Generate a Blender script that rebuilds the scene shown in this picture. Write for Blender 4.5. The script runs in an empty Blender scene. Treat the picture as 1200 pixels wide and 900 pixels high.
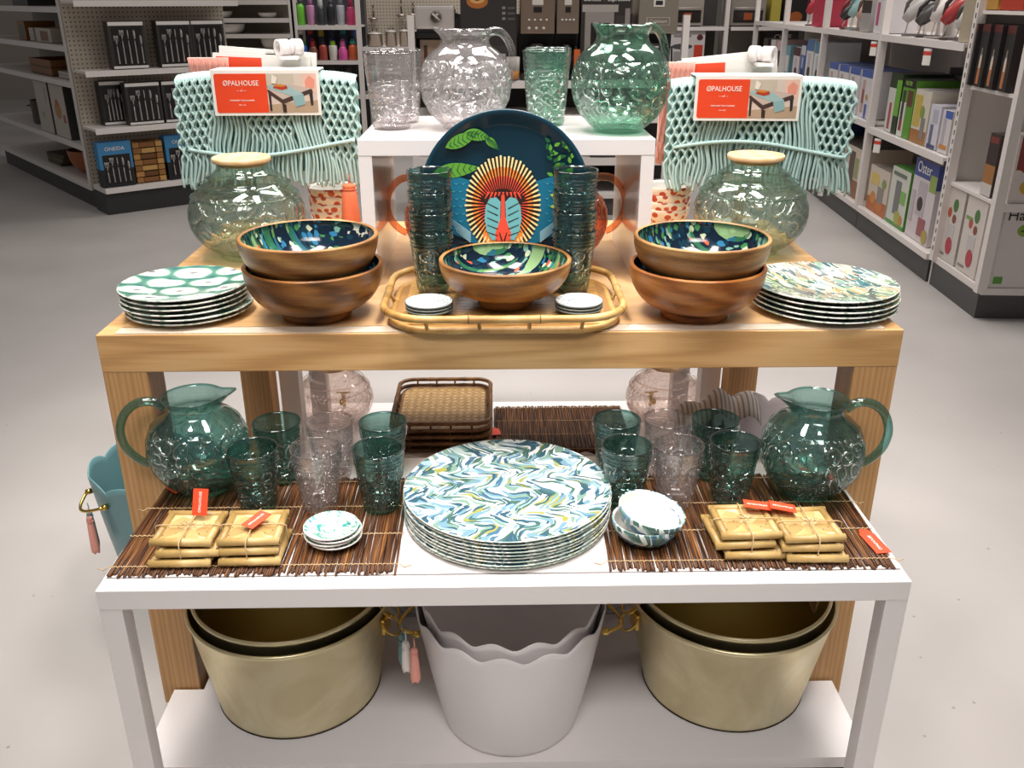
import bpy, bmesh, math, random
from mathutils import Vector, Matrix
random.seed(7)
PI = math.pi
S = bpy.context.scene
COL = S.collection

# ------------------------------------------------------------------ camera
cam = bpy.data.cameras.new('camera')
cam.sensor_width = 36
cam.lens = 36 * 1060 / 1200
cam.clip_start = .05
cam.clip_end = 60
co = bpy.data.objects.new('camera', cam)
COL.objects.link(co)
co.location = (0, 0, 1.24)
co.rotation_euler = (math.radians(90) - math.atan(450 / 1060), 0, -math.atan(23 / 1151.6))
S.camera = co
# ------------------------------------------------------------------ world, lights, exposure
w = bpy.data.worlds.new('world')
S.world = w
w.use_nodes = True
w.node_tree.nodes['Background'].inputs[0].default_value = (1.0, .965, .94, 1)
w.node_tree.nodes['Background'].inputs[1].default_value = .19


def area(name, loc, size, power, color=(1, .955, .915), spread=180, target=None):
    l = bpy.data.lights.new(name, 'AREA')
    l.shape = 'RECTANGLE'
    l.size, l.size_y = size
    l.energy = power
    l.color = color
    l.spread = math.radians(spread)
    o = bpy.data.objects.new(name, l)
    COL.objects.link(o)
    o.location = loc
    if target:
        o.rotation_euler = (Vector(target) - Vector(loc)).to_track_quat('-Z', 'Y').to_euler()
    return o


for lx in (-.62, .62):
    area('added_display_light', (lx, 1.0, 3.3), (.42, 1.0), 13.5, spread=60, target=(lx * .3, 1.6, .5))  # added lamps: narrow beams brighten the display, corners fall off, glass gets highlights
area('added_display_light', (-1.0, 2.7, 3.4), (.5, 1.6), 12.5, spread=78, target=(-.1, 1.8, .5))  # added side lamps, beams kept on the display
area('added_display_light', (1.1, 2.6, 3.4), (.5, 1.6), 12.5, spread=78, target=(.15, 1.8, .5))
area('aisle_light', (.05, -.7, 2.9), (1.8, .6), 6, spread=46, target=(.02, 1.3, .45))
area('aisle_light', (1.3, 3.9, 3.7), (3.2, .5), 80, spread=130)
area('aisle_light', (-1.6, 3.6, 3.7), (1.2, .5), 18, spread=110)
area('aisle_light', (.6, 7.2, 3.7), (4.4, .4), 115, spread=165)
S.view_settings.view_transform = 'Standard'
S.view_settings.look = 'None'
S.view_settings.gamma = 1
S.view_settings.use_curve_mapping = False
S.view_settings.exposure = -0.32
S.cycles.use_denoising = True
S.cycles.max_bounces = 14
S.cycles.transparent_max_bounces = 40
S.cycles.transmission_bounces = 12
S.cycles.glossy_bounces = 5
S.cycles.diffuse_bounces = 4
S.cycles.caustics_refractive = False
S.cycles.caustics_reflective = False
S.cycles.sample_clamp_indirect = 4


# ------------------------------------------------------------------ materials
def lin(h):
    c = [int(h[i:i + 2], 16) / 255 for i in (0, 2, 4)]
    return tuple((x / 12.92 if x <= .04045 else ((x + .055) / 1.055) ** 2.4) for x in c) + (1,)


MC = {}


class NT:
    def __init__(s, name):
        s.m = bpy.data.materials.new(name)
        s.m.use_nodes = True
        s.t = s.m.node_tree
        s.t.nodes.clear()
        s.out = s.t.nodes.new('ShaderNodeOutputMaterial')

    def n(s, typ, _in=None, **kw):
        nd = s.t.nodes.new('ShaderNode' + typ)
        for k, v in kw.items():
            setattr(nd, k, v)
        for k, v in (_in or {}).items():
            if hasattr(v, 'is_linked') or hasattr(v, 'links'):
                s.t.links.new(v, nd.inputs[k])
            else:
                nd.inputs[k].default_value = v
        return nd

    def math(s, op, a, b=0.0, c=None):
        nd = s.t.nodes.new('ShaderNodeMath')
        nd.operation = op
        for i, v in enumerate((a, b) if c is None else (a, b, c)):
            if hasattr(v, 'links'):
                s.t.links.new(v, nd.inputs[i])
            else:
                nd.inputs[i].default_value = v
        return nd.outputs[0]

    def obj(s, scale=(1, 1, 1), rot=(0, 0, 0), loc=(0, 0, 0)):
        tc = s.n('TexCoord')
        mp = s.n('Mapping', {0: tc.outputs['Object'], 'Scale': scale, 'Rotation': rot, 'Location': loc})
        return mp.outputs[0]

    def ramp(s, fac, stops, interp='LINEAR'):
        r = s.n('ValToRGB', {0: fac})
        r.color_ramp.interpolation = interp
        e = r.color_ramp.elements
        while len(e) < len(stops):
            e.new(.5)
        for i, (p, c) in enumerate(stops):
            e[i].position = p
            e[i].color = lin(c) if isinstance(c, str) else c
        return r.outputs[0]

    def mix(s, fac, a, b, typ='MIX'):
        nd = s.n('MixRGB', {0: fac})
        nd.blend_type = typ
        for i, v in ((1, a), (2, b)):
            if isinstance(v, str):
                nd.inputs[i].default_value = lin(v)
            elif hasattr(v, 'links'):
                s.t.links.new(v, nd.inputs[i])
            else:
                nd.inputs[i].default_value = v
        return nd.outputs[0]

    def bump(s, h, strength=.3, dist=.002):
        return s.n('Bump', {'Height': h, 'Strength': strength, 'Distance': dist}).outputs[0]

    def pbr(s, color, rough=.5, metal=0, spec=.5, normal=None, coat=0, trans=0):
        i = {'Base Color': lin(color) if isinstance(color, str) else color, 'Roughness': rough, 'Metallic': metal,
             'Specular IOR Level': spec, 'Coat Weight': coat}
        if normal is not None:
            i['Normal'] = normal
        b = s.n('BsdfPrincipled', i)
        s.t.links.new(b.outputs[0], s.out.inputs[0])
        return s.m


def P(color, rough=.5, metal=0, spec=.5, coat=0, var=.06):
    """plain paint, plastic or card with a faint procedural mottling"""
    k = ('P', color, rough, metal, spec, coat)
    if k in MC:
        return MC[k]
    t = NT('paint_' + color)
    no = t.n('TexNoise', {'Vector': t.obj(), 'Scale': 14.0, 'Detail': 3.0})
    c = lin(color)
    d = tuple(x * (1 - var) for x in c[:3]) + (1,)
    MC[k] = t.pbr(t.mix(no.outputs[0], c, d), rough, metal, spec, None, coat)
    return MC[k]


def wood(name, c1, c2, c3, sc=(1.2, 14, 14), rough=.45, rings=7.0, rot=(0, 0, 0), coat=0):
    t = NT(name)
    v = t.obj(sc, rot)
    n1 = t.n('TexNoise', {'Vector': v, 'Scale': 2.2, 'Detail': 6.0, 'Roughness': .6, 'Distortion': .6})
    wv = t.n('TexWave', {'Vector': v, 'Scale': rings * .12, 'Distortion': 7.0, 'Detail': 3.0, 'Detail Scale': 1.2})
    fine = t.n('TexNoise', {'Vector': t.obj((sc[0] * 3, sc[1] * 9, sc[2] * 9), rot), 'Scale': 3.0, 'Detail': 4.0})
    f = t.math('ADD', t.math('MULTIPLY', n1.outputs[0], .45), t.math('MULTIPLY', wv.outputs['Fac'], .32))
    f = t.math('ADD', f, t.math('MULTIPLY', fine.outputs[0], .3))
    c = t.ramp(f, [(.25, c1), (.52, c2), (.8, c3)])
    return t.pbr(c, rough, 0, .4, t.bump(fine.outputs[0], .15, .001), coat)


OAK_X = wood('oak_grain_along', 'a97f50', 'c99d68', 'd6ae7c', (1.1, 26, 26), .38)
OAK_Z = wood('oak_grain_upright', 'a87c4e', 'b98d5d', 'c49a6a', (42, 42, 1.0), .42)
OAK_TOP = wood('oak_table_top', 'bf9460', 'd2a876', 'dcb788', (1.0, 11, 11), .34, coat=.12)
BOWLW = [wood('acacia_%d' % i, *cs, sc=(5, 5, 46), rough=.34, rings=5, rot=(.12 * i + .1, .14, i)) for i, cs in enumerate([
    ('3f240c', '7e4e24', 'a06c36'), ('5a3a1c', '926435', 'b58a55'), ('6a3812', 'a2602a', 'bd8046'), ('5a3a1e', '936738', 'b89160')])]
LIDW = wood('pale_lid_wood', 'cfaa7c', 'dbb88c', 'e4c49a', (9, 2, 2), .45)


def bamboo(name, c1, c2, c3):
    t = NT(name)
    n1 = t.n('TexNoise', {'Vector': t.obj((60, 60, 60)), 'Scale': .5, 'Detail': 5.0})
    n2 = t.n('TexNoise', {'Vector': t.obj(), 'Scale': 9.0, 'Detail': 2.0})
    return t.pbr(t.ramp(t.math('ADD', t.math('MULTIPLY', n1.outputs[0], .5), t.math('MULTIPLY', n2.outputs[0], .5)), [(.35, c1), (.5, c2), (.65, c3)]), .35, 0, .45)


BAMBOO = bamboo('bamboo_cane', '8f6630', 'b98f52', 'd2b077')
BAMBOO_DK = bamboo('smoked_bamboo', '4c2f17', '75502c', '9a7446')
CANE = bamboo('pale_cane_frame', '927440', 'b09057', 'c6a870')
TWINE = P('c3a57c', .85)

WHITE = P('ece6e4', .35, spec=.4, var=.02)
WHITE_GLOSS = P('efe9e8', .16, spec=.55, coat=.3, var=.02)
WHITE_SHELF = P('e6dfdb', .4, var=.03)
DKBASE = P('4b4a49', .45)
DKBASE_L = P('2f302f', .5)
BLACK = P('141212', .4)
CHAR = P('242424', .45)
SILVER = P('cfcac4', .3, .35)
STEEL = P('a3978b', .32, .75)
STEEL_D = P('6f675f', .35, .75)
GOLD = P('d9b65c', .22, 1)
ORANGE = P('e8471f', .5)
CARD = P('f2efe9', .6)


def plaster():
    t = NT('vinyl_floor')
    v = t.obj()
    n = t.n('TexNoise', {'Vector': v, 'Scale': 1.3, 'Detail': 4.0})
    sp = t.n('TexVoronoi', {'Vector': v, 'Scale': 24.0})
    n2 = t.n('TexNoise', {'Vector': v, 'Scale': 60.0, 'Detail': 2.0})
    base = t.ramp(n.outputs[0], [(.3, 'a8a29f'), (.7, 'b5b0ac')])
    m = t.math('LESS_THAN', t.math('ADD', sp.outputs['Distance'], t.math('MULTIPLY', n2.outputs[0], .12)), .135)
    sel = t.math('GREATER_THAN', t.n('SeparateXYZ', {0: sp.outputs['Color']}).outputs[0], .72)
    c = t.mix(t.math('MULTIPLY', m, t.math('MULTIPLY', sel, .55)), base, '6b6560')
    n3 = t.n('TexNoise', {'Vector': v, 'Scale': 3.0, 'Detail': 6.0})
    return t.pbr(c, t.ramp(n3.outputs[0], [(.3, (.3, .3, .3, 1)), (.7, (.42, .42, .42, 1))]), 0, .35)


FLOOR = plaster()


def pegmat():
    t = NT('pegboard')
    tc = t.n('TexCoord')
    uv = t.n('Mapping', {0: tc.outputs['Generated'], 'Scale': (1, 1, 1)})
    o = t.n('SeparateXYZ', {0: t.obj()})
    a = t.math('SUBTRACT', t.math('FRACT', t.math('MULTIPLY', o.outputs[0], 38.0)), .5)
    b = t.math('SUBTRACT', t.math('FRACT', t.math('MULTIPLY', o.outputs[2], 38.0)), .5)
    d = t.math('ADD', t.math('MULTIPLY', a, a), t.math('MULTIPLY', b, b))
    return t.pbr(t.mix(t.math('LESS_THAN', d, .035), 'b5aa9b', '5d554c'), .6)


PEG = pegmat()


def glass(name, tint, deep, zlo, zhi, scale=34, refr=.10, haze=0.0, bump=.55, gl=1.0):
    """blown vessel glass: tinted (deeper at grazing angles, where the wall is thicker), glossy, embossed scrolls between zlo and zhi"""
    t = NT(name)
    v = t.obj()
    dis = t.n('TexNoise', {'Vector': v, 'Scale': 11.0, 'Detail': 1.0})
    vv = t.n('MixRGB', {0: .05, 1: v, 2: dis.outputs['Color']})
    vo = t.n('TexVoronoi', {'Vector': vv.outputs[0], 'Scale': float(scale)})
    ring = t.math('MAXIMUM', t.math('SINE', t.math('MULTIPLY', vo.outputs['Distance'], 17.0)), 0.0)
    z = t.n('SeparateXYZ', {0: v}).outputs[2]
    zone = t.math('MULTIPLY', t.math('MINIMUM', 1.0, t.math('MULTIPLY', t.math('MAXIMUM', t.math('SUBTRACT', z, zlo), 0.0), 300.0)),
                  t.math('MINIMUM', 1.0, t.math('MULTIPLY', t.math('MAXIMUM', t.math('SUBTRACT', zhi, z), 0.0), 300.0)))
    h = t.math('MULTIPLY', t.math('POWER', ring, 1.5), zone)
    nb = t.bump(h, bump * 1.7, .004)
    line = t.math('MULTIPLY', t.math('MULTIPLY', t.math('GREATER_THAN', ring, .25), t.math('LESS_THAN', ring, .75)), zone)
    body = t.math('ADD', t.math('MULTIPLY', zone, .25), t.math('MULTIPLY', line, .6))
    tint, deep = tint + (1,), deep + (1,)
    col = t.mix(body, tint, deep)
    fc = t.n('LayerWeight', {'Blend': .5}).outputs['Facing']
    edge = t.math('MULTIPLY', t.math('POWER', fc, 3.0), .8)
    col = t.mix(edge, col, tuple(q ** 3 * .8 for q in deep[:3]) + (1,))
    tr = t.n('BsdfTransparent', {0: col})
    rf = t.n('BsdfRefraction', {0: col, 'Roughness': .02, 'IOR': 1.2, 'Normal': nb})
    m1 = t.n('MixShader', {0: refr, 1: tr.outputs[0], 2: rf.outputs[0]})
    if haze:
        df = t.n('BsdfDiffuse', {0: t.mix(.5, tint, 'ffffff'), 'Normal': nb})
        hf = t.math('ADD', haze * .35, t.math('ADD', t.math('MULTIPLY', zone, haze * .5), t.math('MULTIPLY', line, .03 + haze * 2.0)))
        m1 = t.n('MixShader', {0: hf, 1: m1.outputs[0], 2: df.outputs[0]})
    lw = t.n('LayerWeight', {'Blend': .5, 'Normal': nb}).outputs['Facing']
    fr = t.math('ADD', .065, t.math('MULTIPLY', t.math('POWER', lw, 3.0), .6))
    g = t.n('BsdfGlossy', {0: (1, 1, 1, 1), 'Roughness': .05, 'Normal': nb})
    m2 = t.n('MixShader', {0: t.math('MULTIPLY', fr, gl), 1: m1.outputs[0], 2: g.outputs[0]})
    t.t.links.new(m2.outputs[0], t.out.inputs[0])
    return t.m


G_TEAL = glass('teal_tumbler_glass', (.58, .76, .73), (.42, .65, .61), .004, .083, 46, haze=.01)
G_TEALST = glass('dark_teal_stack_glass', (.55, .75, .76), (.45, .68, .69), .004, .083, 46, haze=.015, bump=.4)
G_CLEAR = glass('clear_tumbler_glass', (.975, .965, .965), (.92, .89, .89), .004, .083, 46, haze=.06)
G_CLEARP = glass('clear_pitcher_glass', (.97, .955, .955), (.90, .88, .88), .01, .125, 40, haze=.09)
G_JADE = glass('jade_tumbler_glass', (.76, .89, .83), (.60, .80, .70), .004, .1, 44, haze=.04)
G_JADEP = glass('jade_pitcher_glass', (.74, .89, .82), (.56, .79, .69), .01, .125, 36, haze=.02)
G_TEALP = glass('teal_pitcher_glass', (.66, .82, .79), (.50, .71, .66), .008, .125, 40, haze=.01)
G_SAGE = glass('sage_vessel_glass', (.87, .93, .89), (.70, .80, .74), .0, .135, 24, haze=.012)
G_PINK = glass('blush_vessel_glass', (.985, .945, .925), (.965, .90, .87), .0, .135, 24, refr=.06, haze=.02, bump=.4)
G_AMBER = glass('amber_pitcher_glass', (.97, .72, .58), (.93, .56, .42), .008, .125, 40, haze=.05)


PLAIN = {}
for _g, _c in ((G_TEALP, (.40, .64, .60)), (G_CLEARP, (.90, .88, .88)), (G_JADEP, (.56, .80, .70)), (G_AMBER, (.93, .56, .40)), (G_TEAL, (.30, .54, .51)), (G_TEALST, (.38, .60, .58)),
               (G_CLEAR, (.88, .85, .85)), (G_JADE, (.50, .76, .66)), (G_SAGE, (.66, .78, .71)), (G_PINK, (.96, .88, .84))):
    PLAIN[_g.name] = glass(_g.name + '_thick', _c, _c, 9.0, 9.1, haze=.05, bump=.0)


def brushed_brass():
    t = NT('brushed_brass')
    v = t.obj((1, 1, 1))
    n = t.n('TexNoise', {'Vector': v, 'Scale': 7.0, 'Detail': 4.0, 'Distortion': 1.5})
    n2 = t.n('TexNoise', {'Vector': t.obj((3, 3, 60)), 'Scale': 6.0, 'Detail': 3.0})
    c = t.ramp(n.outputs[0], [(.3, 'd6caa0'), (.55, 'e4d9b2'), (.75, 'efe6c8')])
    r = t.ramp(n.outputs[0], [(.3, (.46, .46, .46, 1)), (.7, (.36, .36, .36, 1))])
    vo = t.n('TexVoronoi', {'Vector': t.obj(), 'Scale': 17.0, 'Randomness': .5})
    rg = t.math('SINE', t.math('MULTIPLY', vo.outputs['Distance'], 16.0))
    hgt = t.math('ADD', n2.outputs[0], t.math('MULTIPLY', rg, .35))
    return t.pbr(c, r, 1, .5, t.bump(hgt, .16, .0008))


BRASS = brushed_brass()
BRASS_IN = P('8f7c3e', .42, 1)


def printed(name, kind, rough=.22):
    """patterned ceramic and enamel glazes, laid out on the plate's own face"""
    t = NT(name)
    if kind == 'feather':
        o = t.n('SeparateXYZ', {0: t.obj(rot=(0, 0, -.35))})
        x, y = o.outputs[0], o.outputs[1]
        nz = t.n('TexNoise', {'Vector': t.obj(), 'Scale': 11.0, 'Detail': 2.0})
        wob = t.math('MULTIPLY', t.math('SUBTRACT', nz.outputs[0], .5), .065)
        yy = t.math('ADD', y, wob)
        n2 = t.n('TexNoise', {'Vector': t.obj((1, 1, 0), loc=(3, 1, 0)), 'Scale': 24.0, 'Detail': 1.5})
        zg = t.math('ABSOLUTE', t.math('SUBTRACT', t.math('FRACT', t.math('MULTIPLY', yy, 13.0)), .5))
        zig = t.math('ADD', t.math('MULTIPLY', zg, .75), t.math('MULTIPLY', t.math('SUBTRACT', n2.outputs[0], .5), .5))
        cmb = t.n('CombineXYZ', {0: t.math('ADD', t.math('MULTIPLY', x, 150.0), t.math('MULTIPLY', zig, 16.0)), 1: t.math('MULTIPLY', yy, 62.0), 2: 0.0})
        vo = t.n('TexVoronoi', {'Vector': cmb.outputs[0], 'Scale': 1.0})
        s = t.n('SeparateXYZ', {0: vo.outputs['Color']}).outputs[0]
        c = t.ramp(s, [(0, '34596a'), (.13, '7196a8'), (.26, 'd5dcd9'), (.38, '93b0ba'), (.50, '46695f'), (.60, 'dfe3de'), (.72, '7a9a8c'), (.82, '98994e'), (.87, '4a6f88'), (.94, 'b4c7c6')], 'CONSTANT')
        c = t.mix(t.math('GREATER_THAN', vo.outputs['Distance'], .80), c, 'dfe5e2')
    elif kind == 'ikat':
        v = t.obj()
        nz = t.n('TexNoise', {'Vector': v, 'Scale': 26.0, 'Detail': 3.0})
        o = t.n('SeparateXYZ', {0: v})
        x, y = t.math('MULTIPLY', o.outputs[0], 14.0), t.math('MULTIPLY', o.outputs[1], 21.0)
        row = t.math('FLOOR', y)
        xs = t.math('ADD', x, t.math('MULTIPLY', t.math('MODULO', t.math('ABSOLUTE', row), 2.0), .5))
        a = t.math('SUBTRACT', t.math('FRACT', xs), .5)
        b = t.math('SUBTRACT', t.math('FRACT', y), .5)
        d = t.math('SQRT', t.math('ADD', t.math('MULTIPLY', a, a), t.math('MULTIPLY', b, b)))
        d = t.math('ADD', d, t.math('MULTIPLY', t.math('SUBTRACT', nz.outputs[0], .5), .22))
        c = t.ramp(d, [(0, '4f6a72'), (.09, '8a7f78'), (.13, 'dfdcd5'), (.34, 'dddad2'), (.41, 'a9bfae'), (.47, '4f7f6c'), (.64, '2f5f5e')])
    elif kind in ('jungle', 'jungle_dark'):
        v = t.obj()
        nz = t.n('TexNoise', {'Vector': v, 'Scale': 13.0, 'Detail': 2.0, 'Distortion': 1.5})
        mp = t.n('Mapping', {0: v, 'Scale': (95, 24, 30), 'Rotation': (0, 0, .5)})
        ad = t.n('MixRGB', {0: 2.2, 1: mp.outputs[0], 2: nz.outputs['Color']}, blend_type='ADD')
        vo = t.n('TexVoronoi', {'Vector': ad.outputs[0], 'Scale': .9})
        s = t.n('SeparateXYZ', {0: vo.outputs['Color']}).outputs[1]
        big = t.n('TexVoronoi', {'Vector': v, 'Scale': 22.0 if kind == 'jungle' else 15.0})
        bs = t.n('SeparateXYZ', {0: big.outputs['Color']}).outputs[0]
        if kind == 'jungle':
            c1 = t.ramp(bs, [(0, '2f6e78'), (.2, '9aa45c'), (.36, 'c78f5a'), (.5, '6f9c58'), (.64, '9fc4c4'), (.8, 'd8c7ac'), (.92, 'b4573c')], 'CONSTANT')
            c2 = t.ramp(s, [(0, 'dfe6dc'), (.3, '4d7a78'), (.5, 'a6bf9c'), (.7, 'd69a66'), (.85, '395a66')], 'CONSTANT')
            c = t.mix(.55, c1, c2)
            c = t.mix(.2, c, '30403c')
            ln = t.n('TexNoise', {'Vector': t.obj((70, 18, 10), (0, 0, .6)), 'Scale': 1.0, 'Detail': 1.0, 'Distortion': 1.5})
            lf = t.math('LESS_THAN', t.math('ABSOLUTE', t.math('SUBTRACT', ln.outputs[0], .5)), .022)
            c = t.mix(t.math('MULTIPLY', lf, .8), c, 'dfe3d2')
            c = t.mix(t.math('MULTIPLY', t.math('GREATER_THAN', ln.outputs[0], .56), .85), c, '2f4f58')
        else:
            c1 = t.ramp(bs, [(0, '0c1c2c'), (.46, '0f2636'), (.6, '163f58'), (.7, '10302c'), (.82, '2c5a3c'), (.93, 'a8452f'), (.97, 'cfc6b8')], 'CONSTANT')
            leaf = t.n('TexVoronoi', {'Vector': t.obj((190, 70, 90), (0, 0, .6)), 'Scale': 1.0})
            ls = t.n('SeparateXYZ', {0: leaf.outputs['Color']}).outputs[2]
            c2 = t.ramp(ls, [(0, '0d1e2e'), (.42, '6f9a8a'), (.50, '12303e'), (.66, 'b9bfa0'), (.74, '2f6f94'), (.86, '3c7a46'), (.96, 'd0563c')], 'CONSTANT')
            c = t.mix(t.math('LESS_THAN', leaf.outputs['Distance'], .62), c1, c2)
            wv = t.n('TexNoise', {'Vector': t.obj((42, 5, 5), (0, 0, .35)), 'Scale': 1.0, 'Detail': 1.0, 'Distortion': .6})
            st = t.ramp(wv.outputs[0], [(0, '000000'), (.555, '000000'), (.56, 'ffffff')], 'CONSTANT')
            c = t.mix(t.math('MULTIPLY', st, .8), c, t.ramp(s, [(0, '2f6a48'), (.35, '5f8f4a'), (.6, '2b6476'), (.8, '8fb07a')], 'CONSTANT'))
    elif kind == 'ringdots':
        v = t.obj()
        vo = t.n('TexVoronoi', {'Vector': v, 'Scale': 190.0})
        c = t.mix(t.math('LESS_THAN', vo.outputs['Distance'], .38), 'dfe2e1', '8e979b')
    elif kind == 'marble':
        v = t.obj()
        n = t.n('TexNoise', {'Vector': t.obj((62, 34, 10), (0, 0, .7)), 'Scale': 1.0, 'Detail': 3.0, 'Distortion': 1.2})
        c = t.ramp(n.outputs[0], [(.3, '2f7da0'), (.4, '5fae93'), (.44, 'dfe7dc'), (.54, 'eef0e8'), (.58, '6fae86'), (.63, 'cfe0d2'), (.7, '2c8ba8')])
    elif kind == 'coral':
        v = t.obj()
        a = t.n('SeparateXYZ', {0: v})
        n = t.n('TexVoronoi', {'Vector': t.obj((60, 60, 75)), 'Scale': 1.0})
        c = t.ramp(n.outputs['Distance'], [(.25, 'b9432c'), (.45, 'c95a3c'), (.5, 'efe2d0'), (.8, 'efe2d0')])
    elif kind == 'edge':
        v = t.obj((140, 140, 60))
        n = t.n('TexNoise', {'Vector': v, 'Scale': .6, 'Detail': 2.0})
        c = t.ramp(n.outputs[0], [(.45, 'e9e7df'), (.5, 'dfe0d4'), (.56, '9fb0a4')])
    return t.pbr(c, rough, 0, .5, None, .3)


FEATHER = printed('feather_glaze', 'feather')
IKAT = printed('green_oval_glaze', 'ikat')
JUNGLE = printed('jungle_glaze', 'jungle')
JUNGLE_DK = printed('dark_jungle_enamel', 'jungle_dark', .12)
RINGDOT = printed('grey_dashes_glaze', 'ringdots')
MARBLE = printed('marbled_glaze', 'marble')
CORAL = printed('coral_block_glaze', 'coral')
EDGE = printed('plate_rim_glaze', 'edge')
TEAL_ENAMEL = P('12394a', .14, coat=.5, var=.3)
CER_WHITE = P('ece8e2', .2, coat=.3)
DISH_EDGE = P('6c7779', .3)


def reedmat():
    t = NT('dark_reeds')
    n = t.n('TexNoise', {'Vector': t.obj((240, 7, 1)), 'Scale': 1.0, 'Detail': 2.0})
    c = t.ramp(n.outputs[0], [(.3, '25150b'), (.45, '482a17'), (.58, '6b4424'), (.72, '94683e')])
    return t.pbr(c, .5, 0, .35)


REED = reedmat()
CORD = P('b7d5d0', .8, var=.15)
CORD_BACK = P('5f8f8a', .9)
PINKC = P('e9a394', .85)
CORALC = P('e0754f', .85)
TEALP = P('6f9a9c', .35)


# ------------------------------------------------------------------ mesh builder
class MB:
    def __init__(s):
        s.v, s.f, s.m, s.s, s.mats = [], [], [], [], []

    def mi(s, mat):
        if mat not in s.mats:
            s.mats.append(mat)
        return s.mats.index(mat)

    def add(s, vs, fs, mat, smooth=False, M=None):
        b = len(s.v)
        s.v += [tuple(M @ Vector(p)) if M else tuple(p) for p in vs]
        k = s.mi(mat)
        for f in fs:
            s.f.append([b + i for i in f])
            s.m.append(k)
            s.s.append(smooth)
        return s

    def box(s, x0, x1, y0, y1, z0, z1, mat, bev=0, M=None):
        if bev:
            bm = bmesh.new()
            bmesh.ops.create_cube(bm, size=1)
            for v in bm.verts:
                v.co = Vector(((x0 + x1) / 2 + v.co.x * (x1 - x0), (y0 + y1) / 2 + v.co.y * (y1 - y0), (z0 + z1) / 2 + v.co.z * (z1 - z0)))
            bmesh.ops.bevel(bm, geom=bm.edges[:], offset=bev, segments=2, affect='EDGES', profile=.6)
            s.add([v.co for v in bm.verts], [[v.index for v in f.verts] for f in bm.faces], mat, False, M)
            bm.free()
            return s
        vs = [(x, y, z) for z in (z0, z1) for y in (y0, y1) for x in (x0, x1)]
        return s.add(vs, [(0, 2, 3, 1), (4, 5, 7, 6), (0, 1, 5, 4), (2, 6, 7, 3), (0, 4, 6, 2), (1, 3, 7, 5)], mat, False, M)

    def lathe(s, prof, mat, seg=48, cx=0, cy=0, cz=0, fn=None, M=None, mats=None, sx=1, sy=1):
        """prof = [(r,z)...]; r=0 closes on the axis. fn(r,z,angle)->(r,z). mats: one per profile span"""
        rings, vs = [], []
        for (r, z) in prof:
            if r <= 1e-6 and fn is None:
                rings.append([len(vs)])
                vs.append((cx, cy, cz + z))
            else:
                ids = []
                for k in range(seg):
                    a = 2 * PI * k / seg
                    rr, zz = fn(r, z, a) if fn else (r, z)
                    ids.append(len(vs))
                    vs.append((cx + rr * math.cos(a) * sx, cy + rr * math.sin(a) * sy, cz + zz))
                rings.append(ids)
        for i in range(len(prof) - 1):
            A, B = rings[i], rings[i + 1]
            fs = []
            for k in range(seg):
                k2 = (k + 1) % seg
                if len(A) == 1 and len(B) == 1:
                    continue
                if len(A) == 1:
                    fs.append((A[0], B[k2], B[k]))
                elif len(B) == 1:
                    fs.append((A[k], A[k2], B[0]))
                else:
                    fs.append((A[k], A[k2], B[k2], B[k]))
            if i == 0:
                b = len(s.v)
                s.v += [tuple(M @ Vector(p)) if M else p for p in vs]
            mm = s.mi(mats[i] if mats else mat)
            for f in fs:
                s.f.append([b + j for j in f])
                s.m.append(mm)
                s.s.append(True)
        return s

    def tube(s, pts, r, mat, seg=8, closed=False, cap=True, M=None, flat=1.0):
        pts = [Vector(p) for p in pts]
        n = len(pts)
        rs = r if isinstance(r, (list, tuple)) else [r] * n
        vs, up = [], None
        for i, p in enumerate(pts):
            a = pts[(i - 1) % n] if (closed or i > 0) else p
            b = pts[(i + 1) % n] if (closed or i < n - 1) else p
            t = (b - a)
            t = t.normalized() if t.length > 1e-9 else Vector((0, 0, 1))
            if up is None:
                up = Vector((0, 0, 1)) if abs(t.z) < .9 else Vector((1, 0, 0))
            x = t.cross(up)
            x.normalize()
            y = x.cross(t)
            up = y
            for k in range(seg):
                an = 2 * PI * k / seg
                vs.append(p + x * (math.cos(an) * rs[i]) + y * (math.sin(an) * rs[i] * flat))
        fs = []
        for i in range(n if closed else n - 1):
            j = (i + 1) % n
            for k in range(seg):
                k2 = (k + 1) % seg
                fs.append((i * seg + k, i * seg + k2, j * seg + k2, j * seg + k))
        if cap and not closed:
            fs.append(tuple(range(seg - 1, -1, -1)))
            fs.append(tuple(range((n - 1) * seg, n * seg)))
        return s.add(vs, fs, mat, True, M)

    def cyl(s, p0, p1, r, mat, seg=16, M=None):
        return s.tube([p0, p1], r, mat, seg, M=M)

    def poly(s, pts, y, th, mat, M=None):
        """flat outline in x,z given a small real thickness towards -y"""
        n = len(pts)
        vs = [(p[0], y, p[1]) for p in pts] + [(p[0], y - th, p[1]) for p in pts]
        fs = [tuple(range(n)), tuple(range(2 * n - 1, n - 1, -1))] + [(i, i + n, (i + 1) % n + n, (i + 1) % n) for i in range(n)]
        return s.add(vs, fs, mat, False, M)

    def build(s, name, parent=None, loc=None, rz=0):
        me = bpy.data.meshes.new(name)
        me.from_pydata(s.v, [], s.f)
        for m in s.mats:
            me.materials.append(m)
        me.polygons.foreach_set('material_index', s.m)
        me.polygons.foreach_set('use_smooth', s.s)
        bm = bmesh.new()
        bm.from_mesh(me)
        bmesh.ops.recalc_face_normals(bm, faces=bm.faces)
        bm.to_mesh(me)
        bm.free()
        me.update()
        o = bpy.data.objects.new(name, me)
        COL.objects.link(o)
        if loc is not None:
            o.location = loc
        o.rotation_euler.z = rz
        if parent:
            o.parent = parent
        return o


def tag(o, label=None, cat=None, group=None, kind=None):
    for k, v in (('label', label), ('category', cat), ('group', group), ('kind', kind)):
        if v:
            o[k] = v
    return o


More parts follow.
